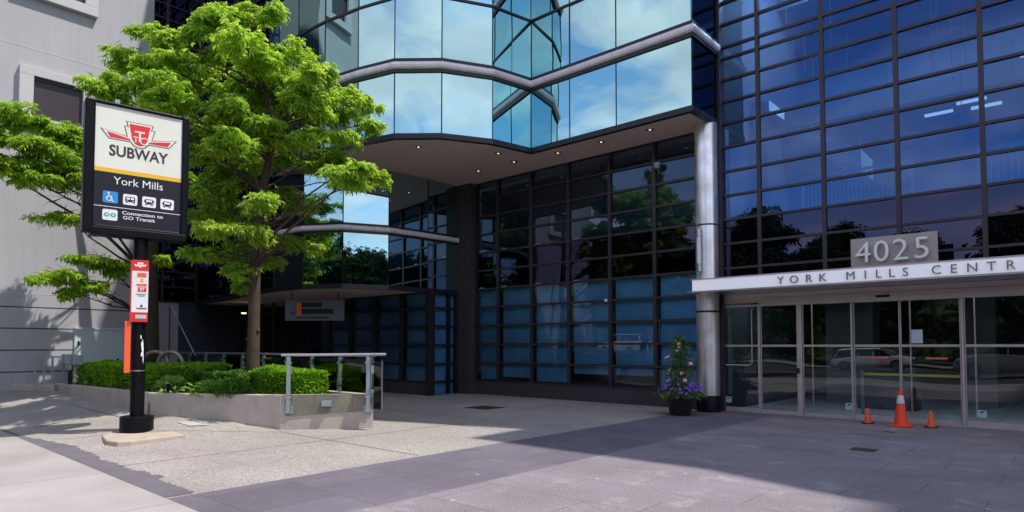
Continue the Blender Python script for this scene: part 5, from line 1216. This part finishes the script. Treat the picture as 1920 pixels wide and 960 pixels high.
# ------------------------------------------------------------------ across the street (seen in the glass)
def car(name, x, y, z, ang, paint, label, L=4.55, H=1.62, Wd=1.82):
    t = thing(name, (x, y, z), label, 'car')
    mt = Matrix.Translation((x, y, z)) @ Matrix.Rotation(ang, 4, 'Z')
    k = H/1.62
    prof = [(-2.27, .45, .70, .80), (-2.2, .30, .95*k, .86), (-1.9, .22, 1.02*k, .90), (-1.2, .20, 1.04*k, .91), (0, .20, 1.05*k, .91), (1.1, .20, 1.03*k, .91), (1.8, .22, .93*k, .88), (2.15, .28, .80*k, .82), (2.27, .45, .62*k, .74)]
    b = MB(); sec = []
    for (px2, zb, zt, hw) in prof:
        ring = [(-hw*.92, zb), (-hw, zb+.12), (-hw, (zb+zt)/2), (-hw*.97, zt-.08), (-hw*.86, zt), (hw*.86, zt), (hw*.97, zt-.08), (hw, (zb+zt)/2), (hw, zb+.12), (hw*.92, zb)]
        sec.append([mt @ Vector((px2*L/4.55, a, c)) for a, c in ring])
    m_ = len(sec[0]); vs = [v for s in sec for v in s]
    fs = [(i*m_+j, i*m_+(j+1) % m_, (i+1)*m_+(j+1) % m_, (i+1)*m_+j) for i in range(len(sec)-1) for j in range(m_)] + [tuple(range(m_))[::-1], tuple((len(sec)-1)*m_+j for j in range(m_))]
    b.add(vs, fs); b.build('body', paint, t, smooth=True, bevel=.02)
    zt = 1.03*k
    def cab(mb, ins, z0, z1, x0, x1, x2, x3):
        a = [(x0, -.84+ins, z0), (x3, -.84+ins, z0), (x3, .84-ins, z0), (x0, .84-ins, z0), (x1, -.66+ins, z1), (x2, -.66+ins, z1), (x2, .66-ins, z1), (x1, .66-ins, z1)]
        mb.add([mt @ Vector((p[0]*L/4.55, p[1], p[2])) for p in a], [(0,3,2,1),(4,5,6,7),(0,1,5,4),(1,2,6,5),(2,3,7,6),(3,0,4,7)])
    g_ = MB(); cab(g_, .0, zt-.03, H-.07, -2.05, -1.75, .45, 1.25); g_.build('windows', M['carglass'], t)
    r_ = MB(); cab(r_, -.01, H-.08, H, -1.85, -1.65, .40, .62)
    for s in (-1, 1):
        for xa, xb in ((-2.07, -1.78), (-.75, -.72), (.15, .12), (1.25, .45)):
            r_.obox(tuple(mt @ Vector((xa*L/4.55, s*.845, zt-.03))), tuple(mt @ Vector((xb*L/4.55, s*.665, H-.05))), .06, .05)
    r_.build('roof', paint, t)
    for xa in (-1.38, 1.40):
        for s in (-1, 1):
            c = mt @ Vector((xa*L/4.55, s*.80, .34)); ax = (mt.to_3x3() @ Vector((0, s, 0)))
            w = MB(); w.tube([c-ax*.11, c+ax*.13], .34, 22); wo_ = w.build('wheel', M['tyre'], t, smooth=True)
            w = MB(); w.tube([c+ax*.13, c+ax*.14], .20, 16); w.build('rim', M['steel'], wo_, smooth=True)
    for s in (-1, 1):
        MB().box(-2.29*L/4.55, -2.2*L/4.55, s*.74-.1, s*.74+.1, .80, .98, mtx=mt).build('tail_light', M['taillight'], t)
        MB().box(2.14*L/4.55, 2.24*L/4.55, s*.62-.13, s*.62+.13, .62, .74, mtx=mt).build('headlight', M['white'], t)
car('parked_car', -31, -19.6, 1.0, math.pi, M['carwhite'], 'white hatchback reflected in the recessed window wall')
car('parked_car', -2.6, -12.9+2.6, -.08, math.pi*.98, M['carsilver'], 'silver sport utility car reflected in the entrance doors', 4.7, 1.72)
car('parked_car', -9.8, -14.6, -.06, 0, M['carwhite'], 'white estate car across the street reflected faintly in the doors', 4.6, 1.5)
def street_tree(x, y, z, h, seed, label, m=M['farleaf'], leaf=.34, dens=60):
    r_ = random.Random(seed); t = thing('broadleaf_tree', (x, y, z), label, 'tree', 'trees across the street reflected in the glass')
    pads = []
    for k in range(30):
        f = r_.uniform(.28, 1.0); a = r_.uniform(0, 6.283); rad = h*.27*math.sin(math.pi*min(1, .15+f*.8))*r_.uniform(.3, 1)
        pads.append((x+rad*math.cos(a), y+rad*math.sin(a), z+h*f*.93, h*.13*r_.uniform(.8, 1.3), h*.08*r_.uniform(.8, 1.4)))
    tk = [(x+r_.uniform(-.1, .1)*i, y+r_.uniform(-.1, .1)*i, z-.2+h*.85*i/6) for i in range(7)]
    b = MB(); branchy(b, tk, [h*.02*(1-.8*i/6) for i in range(7)], pads, r_); b.build('trunk', M['bark'], t, smooth=True)
    Ps, Ds, Ls, Ws, Ts = spray_points(pads, 230, (x, y), leaf=leaf, lw=leaf*.5, per=4, lob_r=(.20, .40), lob_n=(9, 15))
    leaves_object('crown', Ps, Ds, Ls, Ws, Ts, m, t)
for i, (x, y, h) in enumerate([(-14, -6.8, 9.5), (-20.5, -7, 11.5), (13.5, 2.2, 9.5), (24, -3, 10.5), (46, -9, 13), (38, -4, 12), (-34.5, -25, 11), (-44, -27, 14), (-25, -28, 12), (-17, -33, 13), (-10, -28, 10.5), (-3, -30, 12), (4, -31, 16), (12, -28, 11), (21, -31, 13), (32, -33, 12), (-56, -30, 14), (-68, -27, 12)]):
    street_tree(x, y, gz(x, y), h, 40+i, ['leafy tree by the near kerb, seen only as a reflection', 'tree standing in the wooded edge across the street, seen only as a reflection'][min(1, int(i > 1))], M['farleaf'], .24)
# wooded hill as one mass (bends round to the east end of the street)
hp = []
wd = MB()
for i in range(-12, 13):
    pass
nxh, nyh = 60, 14; vs = []; fs = []
for j in range(nyh):
    for i in range(nxh):
        x = -190 + i*6.2; t = j/(nyh-1); y = -40 - j*8
        if x > 60: y = y + (x-60)*.62*(1-.3*t)
        hgt = 4.5 + 15*math.sin(min(1, t*1.1)*math.pi/2) * (0.55+.45*noise.noise(Vector((x*.012, .3, 0)))+.25*math.exp(-((x+70)/45)**2)) + 2.0*noise.noise(Vector((x*.08, y*.08, 0)))
        vs.append((x, y, hgt if j else -.2))
for j in range(nyh-1):
    for i in range(nxh-1): fs.append((j*nxh+i, j*nxh+i+1, (j+1)*nxh+i+1, (j+1)*nxh+i))
wd.add(vs, fs); tag(wd.build('hill', M['grass'], smooth=True), kind='structure')
Vg = np.array(vs).reshape(nyh, nxh, 3); NW = 42000
ii = rng.uniform(0, nxh-1.01, NW); jj = rng.uniform(0, 1, NW)**1.4*(nyh-1.01); i0 = ii.astype(int); j0 = jj.astype(int); fi = (ii-i0)[:, None]; fj = (jj-j0)[:, None]
Pw = Vg[j0, i0]*(1-fi)*(1-fj)+Vg[j0, i0+1]*fi*(1-fj)+Vg[j0+1, i0]*(1-fi)*fj+Vg[j0+1, i0+1]*fi*fj
Pw = Pw.copy(); Pw += rng.normal(size=Pw.shape)*np.array([.8, .8, .6])
gxy = rng.uniform(-1, 1, (700, 2))*np.array([190, 60])+np.array([0, -92]); gh = rng.uniform(.5, 3.2, 700)
for g_, h_ in zip(gxy, gh):
    d2 = (Pw[:, 0]-g_[0])**2+(Pw[:, 1]-g_[1])**2; Pw[:, 2] += h_*np.exp(-d2/9.0)
Dw = rng.normal(size=Pw.shape)+np.array([0, .3, .5]); Dw /= np.linalg.norm(Dw, axis=1)[:, None]
wood = leaves_object('woodland', Pw, Dw, rng.uniform(.9, 1.8, len(Pw)), rng.uniform(.6, 1.1, len(Pw)), np.clip(rng.normal(.45, .25, len(Pw)), 0, 1), M['farleaf'])
tag(wood, 'dense green wood covering the hill across the street', 'woodland', kind='stuff')
sl = thing('street_lamp', (-19, -3.4, 0), 'tall grey street lamp by the near kerb, reflected in the window wall', 'street lamp')
MB().tube([(-19, -3.4, 0), (-19, -3.4, 8.2)], [.09, .06], 12).build('pole', M['galv'], sl, smooth=True)
MB().tube([(-19, -3.4, 8.0), (-19, -4.6, 8.5), (-19, -5.4, 8.5)], .035, 8).build('arm', M['galv'], sl, smooth=True)
MB().box(-19.12, -18.88, -5.95, -5.3, 8.42, 8.56).build('lamp_head', M['galv'], sl, bevel=.03)
